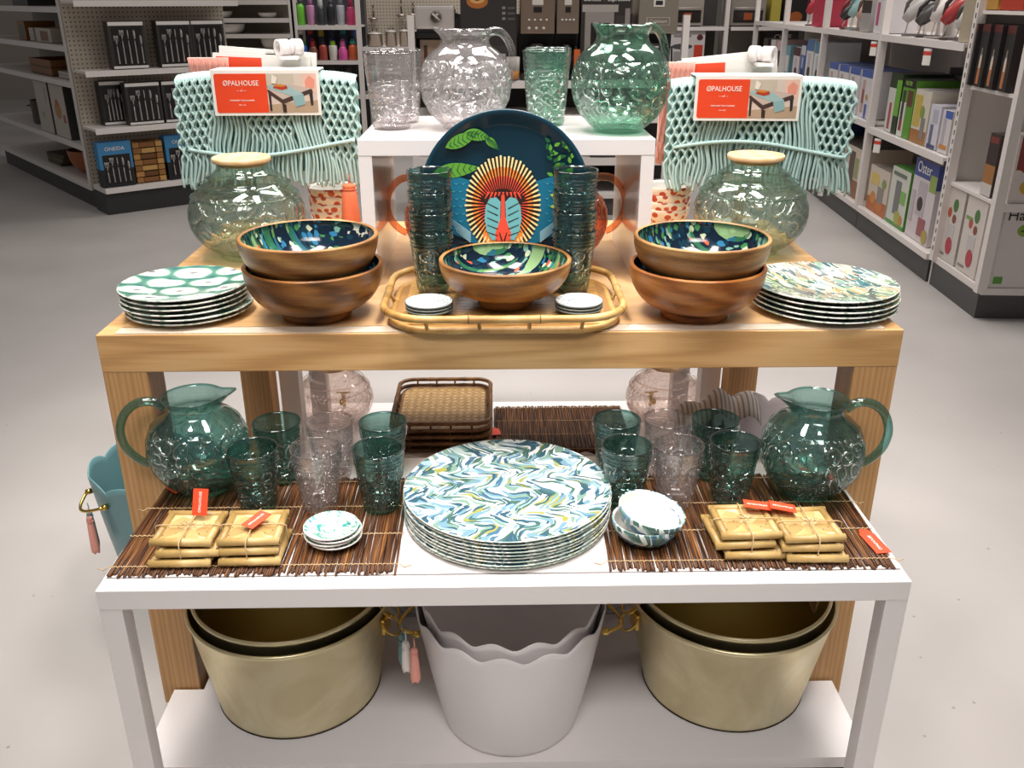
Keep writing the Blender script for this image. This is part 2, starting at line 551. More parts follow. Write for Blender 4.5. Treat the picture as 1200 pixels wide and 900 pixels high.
def thing(name, label, cat, loc=(0, 0, 0), rz=0, group=None):
    o = bpy.data.objects.new(name, None)
    COL.objects.link(o)
    o.empty_display_size = .05
    o.location = loc
    o.rotation_euler.z = rz
    return tag(o, label, cat, group)


KIDS = {}


def dup(o, loc=None, rz=None, label=None, group=None, parent=None, swap=None):
    c = o.copy()
    COL.objects.link(c)
    if parent:
        c.parent = parent
    if loc is not None:
        c.location = loc
    if rz is not None:
        c.rotation_euler.z = rz
    if label:
        c['label'] = label
    if group:
        c['group'] = group
    if swap and c.type == 'MESH':
        c.data = swap_mats(c.data, swap)
    for ch in [x for x in o.children]:
        dup(ch, parent=c, swap=swap)
    return c


SW = {}


def swap_mats(me, sw):
    k = (me.name, tuple((a.name, b.name) for a, b in sw.items()))
    if k not in SW:
        m2 = me.copy()
        for i, m in enumerate(m2.materials):
            if m in sw:
                m2.materials[i] = sw[m]
        SW[k] = m2
    return SW[k]


def letters(name, s, size, parent, loc, mat, rot=(PI / 2, 0, 0), depth=.0003, align='CENTER', sx=1):
    c = bpy.data.curves.new(name, 'FONT')
    c.body = s
    c.size = size
    c.align_x = align
    c.align_y = 'CENTER'
    c.extrude = depth
    c.resolution_u = 3
    t = bpy.data.objects.new(name, c)
    COL.objects.link(t)
    bpy.context.view_layer.update()
    me = bpy.data.meshes.new_from_object(t)
    bpy.data.objects.remove(t)
    me.materials.clear()
    me.materials.append(mat)
    o = bpy.data.objects.new(name, me)
    COL.objects.link(o)
    o.parent = parent
    o.location = loc
    o.rotation_euler = rot
    o.scale = (sx, 1, 1)
    return o


def ordinal(i, n):
    if i == 0:
        return 'bottom'
    if i == n - 1:
        return 'topmost'
    if i < (n + 1) // 2:
        return ('', 'second lowest', 'third lowest', 'fourth lowest', 'fifth lowest')[i]
    return ('', 'second highest', 'third highest', 'fourth highest', 'fifth highest')[n - 1 - i]
# ------------------------------------------------------------------ the room
def struct(name, mb, **k):
    return tag(mb.build(name, **k), kind='structure')


struct('floor', MB().box(-9, 9, -2.5, 14, -.05, 0, FLOOR))
struct('wall_back', MB().box(-9, 9, 13, 13.1, 0, 4, P('a59c93', .7)))

WX, WY0, WY1, WZ = (-.637, .663), 1.37, 2.17, .748     # oak table
TX, TY0, TY1, TZ = (-.562, .590), 1.062, 1.455, .479    # low white table
CX = .0145

# plinth modules on the floor
for i, (y0, y1, lab) in enumerate([(1.176, 1.578, 'low white plinth board on the floor carrying the brass tubs'), (1.584, 2.69, 'long white plinth board on the floor carrying the blush vessels')]):
    t = thing('display_plinth', lab, 'plinth', (CX, (y0 + y1) / 2, 0))
    h = (y1 - y0) / 2
    n0, n1 = ((1.366, 1.444) if i == 0 else (2.096, 2.174))   # notches for the oak legs
    yc = (y0 + y1) / 2
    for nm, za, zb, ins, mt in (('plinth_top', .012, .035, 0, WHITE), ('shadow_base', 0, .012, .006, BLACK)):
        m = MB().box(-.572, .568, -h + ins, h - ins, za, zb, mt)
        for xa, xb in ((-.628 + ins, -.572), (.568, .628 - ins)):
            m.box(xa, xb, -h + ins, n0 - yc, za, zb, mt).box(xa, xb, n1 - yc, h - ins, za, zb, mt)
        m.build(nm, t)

# oak parsons table
t = thing('oak_display_table', 'large light oak display table with thick square legs holding the top tier', 'table', (.013, 1.77, 0))
hx, hy = .65, .40
m = MB()
m.box(-hx, hx, -hy, hy, WZ - .064, WZ - .0, OAK_X, .0015)
m.build('apron', t)
MB().box(-hx + .03, hx - .03, -hy + .035, hy - .02, WZ - .002, WZ + .0012, OAK_TOP).build('top_panel', t)
m = MB()
m.box(-hx + .028, hx - .03, -hy + .0305, -hy + .0345, WZ - .001, WZ + .0006, P('3b2f25', .6))
m.build('shadow_gap', t)
tag(MB().box(-hx + .03, hx - .03, -hy + .003, -hy + .030, WZ - .001, WZ + .002, P('d9c9b6', .12, coat=.5)).build('price_channel', t), 'clear glossy price channel along the front edge')
for sx in (-1, 1):
    for y in (-hy, hy - .07):
        x0 = -hx if sx < 0 else hx - .072
        MB().box(x0, x0 + .072, y + .0005, y + .0695, 0, WZ - .0635, OAK_Z, .0015).build('leg', t)

# low white table in front
t = thing('low_white_table', 'low white steel table in front, holding platters and reed mats', 'table', ((TX[0] + TX[1]) / 2, TY0, 0))
hx = (TX[1] - TX[0]) / 2
d = TY1 - TY0
m = MB().box(-hx, hx, 0, .03, TZ - .032, TZ, WHITE, .001).box(-hx, hx, d - .03, d, TZ - .032, TZ, WHITE, .001)
m.box(-hx, -hx + .03, .03, d - .03, TZ - .032, TZ, WHITE).box(hx - .03, hx, .03, d - .03, TZ - .032, TZ, WHITE)
m.build('apron', t)
MB().box(-hx + .004, hx - .004, .032, d - .004, TZ - .006, TZ + .0008, WHITE_GLOSS).build('tabletop', t)
MB().box(-hx + .004, hx - .004, .0295, .0318, TZ - .004, TZ + .0006, P('77706c', .6)).build('seam', t)
for x in (-hx, hx - .032):
    MB().box(x, x + .032, .0005, .0315, 0, TZ - .0315, WHITE, .001).build('leg', t)
# rear brackets rest against the oak legs
for x in (-hx - .003, hx + .001):
    MB().box(x, x + .003, .31, .37, TZ - .07, TZ - .001, WHITE).build('bracket', t)

# second low white table on the far side
t = thing('low_white_table', 'second low white steel table on the far side, seen between the oak legs', 'table', (CX, 2.18, 0))
MB().box(-hx, hx, 0, .4, TZ - .032, TZ, WHITE, .001).build('tabletop', t)
for x in (-hx, hx - .05):
    for y in (0, .35):
        MB().box(x, x + .05, y, y + .05, .0352, TZ - .032, WHITE).build('leg', t)

# white riser on the oak table
t = thing('white_riser', 'white gloss riser bench on the oak table carrying glass pitchers and tumblers', 'riser', (.0235, 1.626, WZ + .0012))
RZ = 1.015
h = RZ - WZ - .0012
MB().box(-.262, .262, 0, .35, h - .028, h, WHITE_GLOSS, .001).build('top_board', t)
for x in (-.262, .238):
    MB().box(x, x + .024, .0005, .3495, 0, h - .0275, WHITE_GLOSS, .001).build('side_panel', t)

TOPZ = WZ + .0012


# ------------------------------------------------------------------ vessels
def tumbler(label, mat, loc, group=None, sc=1, H=.107, R=.0405, B=.0285):
    k = ('tum', mat.name, H)
    if k in KIDS:
        return dup(KIDS[k], loc, random.uniform(0, 6), label, group)
    rng = lambda z: B + (R - B) * (z / H) ** .9
    prof = [(0, 0), (B - .003, 0), (B, .003), (rng(H * .06), H * .06)]
    prof += [(rng(H * q / 10), H * q / 10) for q in range(1, 8)]
    for q in (.775, .83, .885):
        prof += [(rng(H * (q - .012)), H * (q - .012)), (rng(H * q) + .0013, H * q), (rng(H * (q + .012)), H * (q + .012))]
    prof += [(rng(H * .97), H * .97), (R + .0004, H - .0015), (R - .0004, H), (R - .0024, H - .0003)]
    k0 = len(prof) - 1
    prof += [(rng(H * .965) - .0028, H * .965)]
    prof += [(rng(H * q / 10) - .0026, H * q / 10) for q in range(9, 1, -1)] + [(B - .005, .012), (0, .010)]
    pl_ = PLAIN[mat.name]
    ms = [mat] * (len(prof) - 1)
    for i in (0, 1, 2, k0 - 3, k0 - 2, k0 - 1, k0, len(ms) - 1):
        ms[i] = pl_
    o = MB().lathe(prof, mat, 40, mats=ms).build('glass_tumbler', loc=loc)
    tag(o, label, 'drinking glass', group)
    KIDS[k] = o
    return o


def pitcher_meshes(mat, sc=1.0):
    def spout(r, z, a):
        if z < .150:
            return r, z
        k = max(0, math.cos(a)) ** 22
        q = (z - .150) / .018
        return r + .021 * k * q, z + .004 * k * q - .006 * (1 - k) * 0
    body = [(0, 0), (.040, 0), (.043, .003), (.043, .007), (.050, .012), (.066, .028), (.078, .05), (.083, .075), (.081, .098), (.072, .120),
            (.059, .133), (.048, .140), (.0435, .146), (.0425, .153), (.0445, .160), (.0480, .166), (.0495, .1685), (.0480, .1690)]
    inner = [(r - .0028, z) for r, z in body[::-1][1:-3]] + [(.036, .010), (0, .009)]
    prof = [(r * sc, z * sc) for r, z in body + inner]
    f = (lambda r, z, a: tuple(sc * q for q in spout(r / sc, z / sc, a)))
    ms = [mat] * (len(prof) - 1)
    nb_ = len(body)
    for i in (0, 1, 2, nb_ - 3, nb_ - 2, nb_ - 1, nb_, len(ms) - 1):
        ms[i] = PLAIN[mat.name]
    b = MB().lathe(prof, mat, 72, fn=f, mats=ms)
    pts, rr = [], []
    ctrl = [(-.044, .152), (-.062, .164), (-.086, .162), (-.106, .145), (-.116, .118), (-.113, .090), (-.101, .070), (-.088, .058), (-.079, .054)]
    for i in range(len(ctrl) - 1):
        p0, p1, p2, p3 = [ctrl[max(0, min(len(ctrl) - 1, i + q))] for q in (-1, 0, 1, 2)]
        for s_ in range(4):
            u = s_ / 4
            pts.append(tuple(.5 * ((2 * p1[j]) + (-p0[j] + p2[j]) * u + (2 * p0[j] - 5 * p1[j] + 4 * p2[j] - p3[j]) * u * u + (-p0[j] + 3 * p1[j] - 3 * p2[j] + p3[j]) * u ** 3) for j in (0, 1)))
    pts.append(ctrl[-1])
    hn = MB().tube([(x * sc, 0, z * sc) for x, z in pts], [(.0078 - .0012 * (i / len(pts))) * sc for i in range(len(pts))], PLAIN[mat.name], 12)
    # the curled tail under the handle
    return b, hn


def pitcher(label, mat, loc, rz, sc=1.0):
    t = thing('glass_pitcher', label, 'pitcher', loc, rz)
    b, hn = pitcher_meshes(mat, sc)
    b.build('vessel_body', t)
    hn.build('handle', t)
    return t


def vessel_on_tap(label, mat, loc, rz, tapang):
    t = thing('drink_dispenser', label, 'drink dispenser', loc, rz)
    R = .117
    prof = [(0, 0), (.058, 0), (.062, .003)]
    for q in range(1, 12):
        a = -PI / 2 + (q + 1.6) * PI / 15.4
        prof.append((R * math.cos(a) ** .9, .087 + .088 * math.sin(a)))
    prof += [(.074, .165), (.058, .174), (.051, .181), (.050, .192)]
    inner = [(r - .003, z) for r, z in prof[::-1][:-3]] + [(.05, .006), (0, .006)]
    MB().lathe(prof + inner, mat, 64).build('vessel_body', t)
    m = MB()
    for z, r in ((.128, .107), (.150, .0915)):
        m.tube([(r * math.cos(2 * PI * k / 64), r * math.sin(2 * PI * k / 64), z) for k in range(64)], .0017, PLAIN[mat.name], 6, closed=True)
    m.build('raised_ring', t)
    tag(MB().lathe([(0, .186), (.044, .186), (.046, .193), (.056, .193), (.0575, .195), (.0575, .201), (.056, .203), (.050, .203), (.049, .2018), (0, .2018)], LIDW, 48).build('lid', t), 'pale round wooden lid')
    c, s_ = math.cos(tapang), math.sin(tapang)
    q = lambda r, z, l=0: (r * c - l * s_, r * s_ + l * c, z)
    m = MB().cyl(q(.088, .028), q(.128, .028), .0065, GOLD).cyl(q(.1, .028), q(.104, .028), .011, GOLD)
    m.cyl(q(.122, .006), q(.122, .045), .006, GOLD).cyl(q(.122, .045, 0), q(.122, .049), .0085, GOLD)
    f = m.build('spigot', t)
    tag(f, 'gold tap')
    MB().box(-.022, .022, -.003, .003, -.002, .002, GOLD, .001).build('spigot_lever', f, loc=q(.122, .052), rz=tapang + PI / 2)
    return t


vessel_on_tap('sage glass drink dispenser with wooden lid behind the green oval patterned plates', G_SAGE, (-.505, 1.853, TOPZ), 0, math.radians(-65))
vessel_on_tap('sage glass drink dispenser with wooden lid behind the jungle painted plates', G_SAGE, (.533, 1.862, TOPZ), 0, math.radians(-120))
vessel_on_tap('blush pink glass dispenser with gold tap on the plinth, beside the bamboo trays', G_PINK, (-.49, 2.535, .035), 0, math.radians(88))
vessel_on_tap('blush pink glass dispenser on the plinth, behind the grey striped napkins', G_PINK, (.515, 2.52, .035), 0, math.radians(98))

# pitchers
pitcher('teal glass pitcher, handle to the left, beside the left oak leg', G_TEALP, (-.490, 1.345, TZ + .006), math.radians(12))
pitcher('teal glass pitcher, handle to the right, beside the right oak leg', G_TEALP, (.517, 1.312, TZ + .006), math.radians(180 + 6 - 12))
pitcher('clear glass pitcher with embossed belly on the white riser', G_CLEARP, (-.051, 1.775, RZ), math.radians(180 + 42), 1.04)
bpy.context.view_layer.update()
pitcher('jade green glass pitcher with embossed belly on the white riser', G_JADEP, (.232, 1.725, RZ), math.radians(180 + 42), 1.09)
pitcher('amber glass pitcher with its handle to the left under the white riser', G_AMBER, (-.100, 1.835, TOPZ), math.radians(8), 1.0)
pitcher('amber glass pitcher with its handle to the right under the white riser', G_AMBER, (.150, 1.835, TOPZ), math.radians(176), 1.0)

# tumblers on the low table: left and right ranks
zg = TZ + .006
for mat, x, y, lab in [
    (G_TEAL, -.367, 1.375, 'teal tumbler behind, next to the left pitcher, back row of the left mat'),
    (G_TEAL, -.384, 1.278, 'dark teal tumbler in front, closest to the left pitcher'),
    (G_CLEAR, -.278, 1.374, 'clear tumbler at the back between two teal pairs on the left mat'),
    (G_CLEAR, -.284, 1.277, 'clear tumbler in front, behind the stack of tiny marbled dishes'),
    (G_TEAL, -.189, 1.372, 'teal tumbler at the back of the left mat, beside the big platters'),
    (G_TEAL, -.186, 1.276, 'teal tumbler at the front of the left mat, just left of the platters'),
    (G_TEAL, .204, 1.374, 'teal tumbler at the back of the right mat, beside the big platters'),
    (G_TEAL, .208, 1.278, 'teal tumbler just right of the platters, behind the two small bowls'),
    (G_CLEAR, .290, 1.375, 'clear tumbler at the back of the right mat between teal pairs'),
    (G_CLEAR, .291, 1.278, 'clear tumbler behind the two small bowls on the right mat'),
    (G_TEAL, .371, 1.373, 'teal tumbler in the back row, left of the right pitcher'),
    (G_TEAL, .383, 1.288, 'dark teal tumbler in front, left of the right pitcher, behind the coasters')]:
    tumbler(lab, mat, (x, y, zg), 'tumblers standing on the reed mats')

# nested tumblers on the riser (three in each)
for mat, x, y, col, gl in ((G_CLEAR, -.192, 1.775, 'clear', 'nested clear tumblers on the riser'), (G_JADE, .103, 1.83, 'jade green', 'nested jade tumblers on the riser')):
    for k, (dx, dy) in enumerate([(0, 0), (.008, .012), (.012, .03)][:3]):
        xx, yy = x + dx + (.0 if k == 0 else .0), y + (0, .097, .188)[k]
        nm = ('front', 'middle', 'rear')[k]
        tumbler(f'tall {col} embossed tumbler on the white riser, {nm} one of the row', mat, (xx, min(yy, 1.93), RZ) if k < 2 else (xx + .07, 1.935, RZ), gl, H=.137, R=.0465, B=.035) if k < 2 else None

# dark teal tumbler towers on the bamboo tray
for cx, cy, side in ((-.109, 1.548, 'left'), (.139, 1.548, 'right')):
    z = TOPZ + .016
    for k in range(4):
        tumbler(f'dark teal tumbler, {ordinal(k, 4)} of the tower {side} of the mandrill platter', G_TEALST, (cx, cy, z + k * .0345), 'tower of nested tumblers, ' + side, H=.108, R=.0385, B=.0275)


# ------------------------------------------------------------------ wooden bowls
def bowl(label, mat, loc, R, H, foot, rz=0, inner=True, group=None):
    t = thing('serving_bowl', label, 'bowl', loc, rz, group)
    prof = [(0, 0), (foot - .003, 0), (foot, .002), (foot - .001, .011), (foot - .004, .0145), (foot - .003, .017)]
    f = foot - .003
    z0 = .017
    for q in range(1, 13):
        a = q / 12 * PI / 2
        prof.append((f + (R - f) * math.sin(a) ** .9, z0 + (H - z0) * (1 - math.cos(a))))
    prof += [(R + .0003, H + .001), (R - .002, H + .003), (R - .0052, H + .0032), (R - .0068, H + .0015)]
    MB().lathe(prof, mat, 72).build('bowl_shell', t)
    g = foot - .010
    ip = [(R - .0068, H + .0015)]
    for q in range(10, -1, -1):
        a = q / 10 * PI / 2
        ip.append((g + (R - .0068 - g) * math.sin(a) ** .9, z0 + .0065 + (H + .0015 - z0 - .0065) * (1 - math.cos(a))))
    ip.append((0, z0 + .0065))
    tag(MB().lathe(ip, JUNGLE_DK, 72).build('painted_lining', t), 'glossy dark jungle painted lining')
    return t


bowl('dark brown wooden bowl, lower of the pair beside the green patterned plates', BOWLW[0], (-.300, 1.462, TOPZ), .1145, .088, .057, .3, group='wooden serving bowls')
bowl('wooden bowl with painted inside, upper one beside the green patterned plates', BOWLW[1], (-.304, 1.462, TOPZ + .050), .1135, .086, .050, 1.1, group='wooden serving bowls')
bowl('orange-brown wooden bowl, lower of the pair beside the jungle painted plates', BOWLW[2], (.337, 1.452, TOPZ), .112, .087, .056, 2.2, group='wooden serving bowls')
bowl('pale wooden bowl with painted inside, upper one beside the jungle plates', BOWLW[3], (.341, 1.452, TOPZ + .049), .1115, .085, .050, 4.0, group='wooden serving bowls')
bowl('single wooden bowl with painted inside on the oval bamboo tray', BOWLW[1], (.018, 1.472, TOPZ + .0155), .1105, .077, .046, 5.0, group='wooden serving bowls')


# ------------------------------------------------------------------ plates
def plate(name, label, cat, face, rim, loc, R, H=.012, well=.62, rz=0, group=None, tilt=None, seg=64, flat=False):
    k = (name, face.name, R)
    if k in KIDS:
        o = dup(KIDS[k], loc, rz, label, group)
    else:
        t = thing(name, label, cat, loc, rz, group)
        th = min(.0034, H * .34)
        MB().lathe([(0, 0), (R * well * .86, 0), (R * well * .9, .0006), (R * well, .002), (R * .975, H - th), (R, H - th * .6), (R, H - .0004), (R - .0012, H)], rim, seg).build('underside', t)
        zw_ = th + .0006
        top = [(R - .0012, H), (R * .955, H - .0008), (R * well, H * .55 if not flat else H - .002), (R * well * .9, zw_ if not flat else H - .0028), (0, zw_ if not flat else H - .003)]
        MB().lathe(top, face, seg).build('glazed_face', t)
        KIDS[k] = o = t
    if tilt:
        o.rotation_euler.x, o.rotation_euler.y = tilt
    else:
        o.rotation_euler.x = o.rotation_euler.y = 0
    return o


for k in range(6):
    plate('side_plate', f'white green oval patterned plate, {ordinal(k, 6)} of the stack on the oak table', 'plate', IKAT, EDGE,
          (-.523 + random.uniform(-.002, .002) + (.004 if k < 2 else 0), 1.482 + random.uniform(-.002, .002), TOPZ + k * .0082), .1045, .0125, rz=.05 + random.uniform(-.05, .05), group='green oval patterned plates')
for k in range(5):
    plate('jungle_plate', f'colourful jungle painted plate, {ordinal(k, 5)} of the stack on the oak table', 'plate', JUNGLE, EDGE,
          (.567 + random.uniform(-.003, .003), 1.487 + random.uniform(-.002, .002), TOPZ + k * .0085), .1225, .0135, rz=.4 + random.uniform(-.1, .1), group='jungle painted plates')
for k in range(9):
    plate('feather_platter', f'blue green feather patterned platter, {ordinal(k, 9)} of the big stack on the white table', 'platter', FEATHER, EDGE,
          (.0175 + random.uniform(-.0015, .0015), 1.254 + random.uniform(-.0015, .0015), TZ + .001 + k * .0056), .1635, .0085, well=.8, flat=True, rz=random.uniform(-.04, .04), group='feather patterned platters')
for k in range(4):
    plate('marbled_dish', f'tiny green marbled dish, {ordinal(k, 4)} of the stack on the left mat', 'dish', MARBLE, CER_WHITE,
          (-.247 + (.002 * (-1) ** k), 1.176, TZ + .006 + k * .0055), .0415, .0115, well=.5, rz=k * 1.3, group='tiny marbled dishes')
for cx, side in ((-.108, 'left'), (.139, 'right')):
    for k in range(3):
        plate('dipping_dish', f'pale grey dotted dish, {ordinal(k, 3)} of the {side} stack on the bamboo tray', 'dish', RINGDOT, DISH_EDGE if k % 2 == 0 else CER_WHITE,
              (cx, 1.425, TOPZ + .016 + k * .0052), .0395, .0095, well=.55, rz=k, group='small dotted dishes, ' + side)


# two small footed bowls on the right mat
def small_bowl(label, loc, rot):
    t = thing('cereal_bowl', label, 'bowl', loc)
    t.rotation_euler = rot
    R, H, F = .0515, .036, .022
    prof = [(0, 0), (F, 0), (F, .003)] + [(F + (R - F) * math.sin(q / 8 * PI / 2), .003 + (H - .003) * (1 - math.cos(q / 8 * PI / 2))) for q in range(1, 9)] + [(R - .001, H + .001), (R - .0025, H)]
    MB().lathe(prof, FEATHER, 48).build('patterned_outside', t)
    ip = [(R - .0025, H)] + [(F - .003 + (R - F) * math.sin(q / 8 * PI / 2), .006 + (H - .006) * (1 - math.cos(q / 8 * PI / 2))) for q in range(8, -1, -1)] + [(0, .006)]
    MB().lathe(ip, CER_WHITE, 48).build('white_inside', t)


small_bowl('small feather patterned bowl standing on the right reed mat, under the tilted one', (.2255, 1.172, TZ + .006), (0, 0, 0))
small_bowl('small white bowl with green outside, tilted inside another on the right reed mat', (.2275, 1.176, TZ + .021), (math.radians(8), math.radians(9), .4))

# ------------------------------------------------------------------ the mandrill platter
PR = .150
pl = thing('mandrill_platter', 'big round dark teal platter with a mandrill face, leaning against the white riser', 'platter', (.020, 1.592, TOPZ + .019))
TILT = math.atan2(.026, .27)
pl.rotation_euler.x = -TILT
Mx = Matrix.Rotation(PI / 2, 4, 'X') @ Matrix.Translation((0, 0, 0))
# disc facing -y, its lowest point at z=0
disc = MB().lathe([(0, .004), (PR * .8, .004), (PR * .84, .002), (PR * .95, -.006), (PR, -.009), (PR + .001, -.0075), (PR * .96, -.003), (PR * .85, .0065), (PR * .8, .0075), (0, .0075)][::1], TEAL_ENAMEL, 96,
                  M=Matrix.Translation((0, 0, PR)) @ Matrix.Rotation(PI / 2, 4, 'X') @ Matrix.Scale(-1, 4, (0, 0, 1)))
disc.build('enamel_disc', pl)
CM = Matrix.Translation((-.008, -.0000, PR + .0))
TEALB = P('1d6a86', .25)
YEL = P('f0dc9a', .3)
ORG = P('ee8a3a', .3)
RED = P('e8503a', .3)
BRN = P('33201c', .3)
AQUA = P('6fb0b4', .3)
GRN = P('5f9a38', .3)
GRN_D = P('1f5a34', .3)
NAVY = P('15324a', .3)
YF = -.0042 + .0  # artwork plane just proud of the enamel
art = MB()


def ell(cx, cz, rx, rz, y, mat, n=28, a0=0, a1=2 * PI, pw=1.0):
    pts = []
    for k in range(n):
        a = a0 + (a1 - a0) * k / n
        c, s_ = math.cos(a), math.sin(a)
        pts.append((cx + rx * math.copysign(abs(c) ** pw, c), cz + rz * math.copysign(abs(s_) ** pw, s_)))
    art.poly(pts, y, .0004, mat)


def strip(p0, p1, w0, w1, y, mat):
    a, b = Vector((p0[0], p0[1])), Vector((p1[0], p1[1]))
    d_ = (b - a).normalized()
    n_ = Vector((-d_.y, d_.x))
    art.poly([tuple(a + n_ * w0 / 2), tuple(b + n_ * w1 / 2), tuple(b - n_ * w1 / 2), tuple(a - n_ * w0 / 2)], y, .0004, mat)


cz = PR - .003
# scaled blue ground either side, navy back
for sx in (-1, 1):
    art.poly([(sx * .040, cz - .085), (sx * .105, cz - .055), (sx * .112, cz), (sx * .1, cz + .045), (sx * .05, cz + .03)], YF + .0006, .0004, TEALB)
    for r_ in range(7):
        for c_ in range(3):
            x = sx * (.074 + c_ * .012 + (r_ % 2) * .005)
            z = cz - .05 + r_ * .013
            art.poly([(x - .0045, z + .001), (x, z - .0025), (x + .0045, z + .001), (x, z - .0012)], YF, .0004, P('58b4cc', .3))
ell(-.004, cz - .010, .064, .082, YF, BRN, 40, pw=.92)
ell(-.004, cz - .066, .036, .016, YF - .0004, ORG, 24)
N = 50
for k in range(N):
    a = math.radians(-62) + math.radians(304) * k / (N - 1)
    c, s_ = math.cos(a), math.sin(a)
    wob = .003 * math.sin(k * 2.3)
    pt = lambda q: (-.004 + (.030 + q * .037) * c, cz - .010 + (.030 + q * .055) * s_)
    strip(pt(1.0 + wob * 8), pt(.52), .0036, .0022, YF - .0006, YEL)
    strip(pt(.66 + wob * 4), pt(.30), .0030, .0020, YF - .0008, ORG)
    strip(pt(.38), pt(-.02), .0021, .0007, YF - .0010, RED)
ell(-.004, cz + .001, .040, .013, YF - .0012, BRN, 28)
for k in range(9):
    x = -.036 + k * .008
    strip((x, cz + .004 + .004 * math.cos(k - 4)), (x * .8, cz + .013), .0012, .004, YF - .0014, RED)
for sx in (-1, 1):
    art.poly([(-.004 + sx * q[0], cz + q[1]) for q in [(.004, -.004), (.012, .004), (.024, .002), (.031, -.012), (.033, -.034), (.029, -.056), (.02, -.072), (.011, -.07), (.006, -.05)]], YF - .0014, .0004, AQUA)
    for k in range(5):
        z = -.012 - k * .012
        strip((-.004 + sx * .009, cz + z - .004), (-.004 + sx * .028, cz + z + .006 - k * .0008), .0018, .001, YF - .0018, BRN)
art.poly([(-.004 + q[0], cz + q[1]) for q in [(-.003, .008), (.003, .008), (.004, -.03), (.0085, -.045), (.014, -.058), (.013, -.07), (.006, -.076), (-.006, -.076), (-.013, -.07), (-.014, -.058), (-.0085, -.045), (-.004, -.03)]], YF - .0018, .0004, RED)
for sx in (-1, 1):
    strip((-.004 + sx * .002, cz - .073), (-.004 + sx * .0065, cz - .058), .003, .0015, YF - .0022, BRN)
# leaves, upper left
def leaf(cx, cz_, L, W, ang, mat, y, mid=None):
    c, s_ = math.cos(ang), math.sin(ang)
    up, dn = [], []
    for k in range(9):
        u = k / 8
        h = W * math.sin(PI * u ** .8)
        up.append((cx + c * L * u - s_ * h, cz_ + s_ * L * u + c * h))
        dn.append((cx + c * L * u + s_ * h, cz_ + s_ * L * u - c * h))
    art.poly(up + dn[::-1][1:-1], y, .0004, mat)
    if mid:
        for k in range(1, 8):
            u = k / 8
            b = (cx + c * L * u, cz_ + s_ * L * u)
            for q in (-1, 1):
                h = W * math.sin(PI * u ** .8) * .85
                strip(b, (b[0] + c * .006 - s_ * h * q, b[1] + s_ * .006 + c * h * q), .0015, .0006, y - .0004, mid)


leaf(-.104, PR + .086, .066, .011, .42, GRN, YF, GRN_D)
leaf(-.070, PR + .112, .046, .010, -.22, GRN, YF, GRN_D)
leaf(-.126, PR + .044, .084, .0125, .10, GRN, YF, GRN_D)
leaf(-.034, PR + .104, .030, .007, -.75, GRN, YF, GRN_D)
for k in range(46):
    leaf(.082 + .040 * random.random() - max(0, k - 24) * .0006, PR + .0 + k * .0021, .012, .0032, random.uniform(0, 3), [GRN, GRN_D][k % 2], YF)
for k in range(10):
    leaf(.080 + .02 * random.random(), PR - .04 + k * .006, .010, .003, random.uniform(0, 3), P('b5c64a', .3), YF - .0004)
for sx in (-1, 1):
    for k in range(5):
        strip((sx * .062, cz - .075 + k * .004), (sx * (.088 + k * .003), cz - .055 + k * .006), .003, .001, YF - .0004, P('8fb4bf', .3))
art.build('mandrill_artwork', pl)
# ------------------------------------------------------------------ bamboo serving tray on the oak table
def rrect(hx, hy, r, n=7):
    pts = []
    for (sx, sy, a0) in ((1, 1, 0), (-1, 1, PI / 2), (-1, -1, PI), (1, -1, 1.5 * PI)):
        for k in range(n):
            a = a0 + PI / 2 * k / (n - 1)
            pts.append((sx * (hx - r) + r * math.cos(a), sy * (hy - r) + r * math.sin(a)))
    return pts


def subdiv(pts, step=.02):
    out = []
    n = len(pts)
    for i in range(n):
        a, b = Vector(pts[i]), Vector(pts[(i + 1) % n])
        k = max(1, int((b - a).length / step))
        out += [tuple(a + (b - a) * j / k) for j in range(k)]
    return out


NODE = P('6a4520', .5)


def cane_tray(label, loc, hx, hy, r, base, cane, z_rail, woven=False, rz=0, low=.006, group=None, tr=.0062):
    t = thing('bamboo_tray', label, 'tray', loc, rz, group)
    rl = subdiv(rrect(hx, hy, r), .012)
    up = MB().tube([(x, y, z_rail) for x, y in rl], [tr + (tr * .14 if i % 9 == 0 else 0) for i in range(len(rl))], cane, 10, closed=True)
    for i in range(0, len(rl), 9):
        p, q = Vector((*rl[i], z_rail)), Vector((*rl[(i + 1) % len(rl)], z_rail))
        dd = (q - p).normalized()
        up.cyl(p - dd * .0009, p + dd * .0009, tr * 1.16, NODE, 12)
    up.build('top_rail', t)
    l2 = subdiv(rrect(hx - .012, hy - .012, r * .9), .012)
    MB().tube([(x, y, low) for x, y in l2], [tr * .95 + (tr * .14 if i % 8 == 3 else 0) for i in range(len(l2))], cane, 10, closed=True).build('bottom_rail', t)
    for x in (-hx * .62, -hx * .2, hx * .2, hx * .62):
        for s_ in (-1, 1):
            MB().cyl((x, s_ * (hy - .011), low), (x * 1.02, s_ * (hy - .001), z_rail), .003, cane, 8).build('post', t)
    for s_ in (-1, 1):
        MB().cyl((s_ * (hx - .011), 0, low), (s_ * (hx - .001), 0, z_rail), .003, cane, 8).build('post', t)
    bl = rrect(hx - .013, hy - .013, r * .85)
    m = MB()
    n = len(bl)
    m.add([(x, y, low - .002) for x, y in bl] + [(x, y, low + .003) for x, y in bl], [tuple(range(n - 1, -1, -1)), tuple(range(n, 2 * n))] + [(i, (i + 1) % n, (i + 1) % n + n, i + n) for i in range(n)], base)
    m.build('base_panel', t)
    if not woven:
        m = MB()
        k = 0
        y = -hy + .03
        while y < hy - .03:
            m.box(-hx + .03, hx - .03, y, y + .011, low + .003, low + .0048, cane)
            y += .0125
        m.build('split_cane_slats', t)
    return t


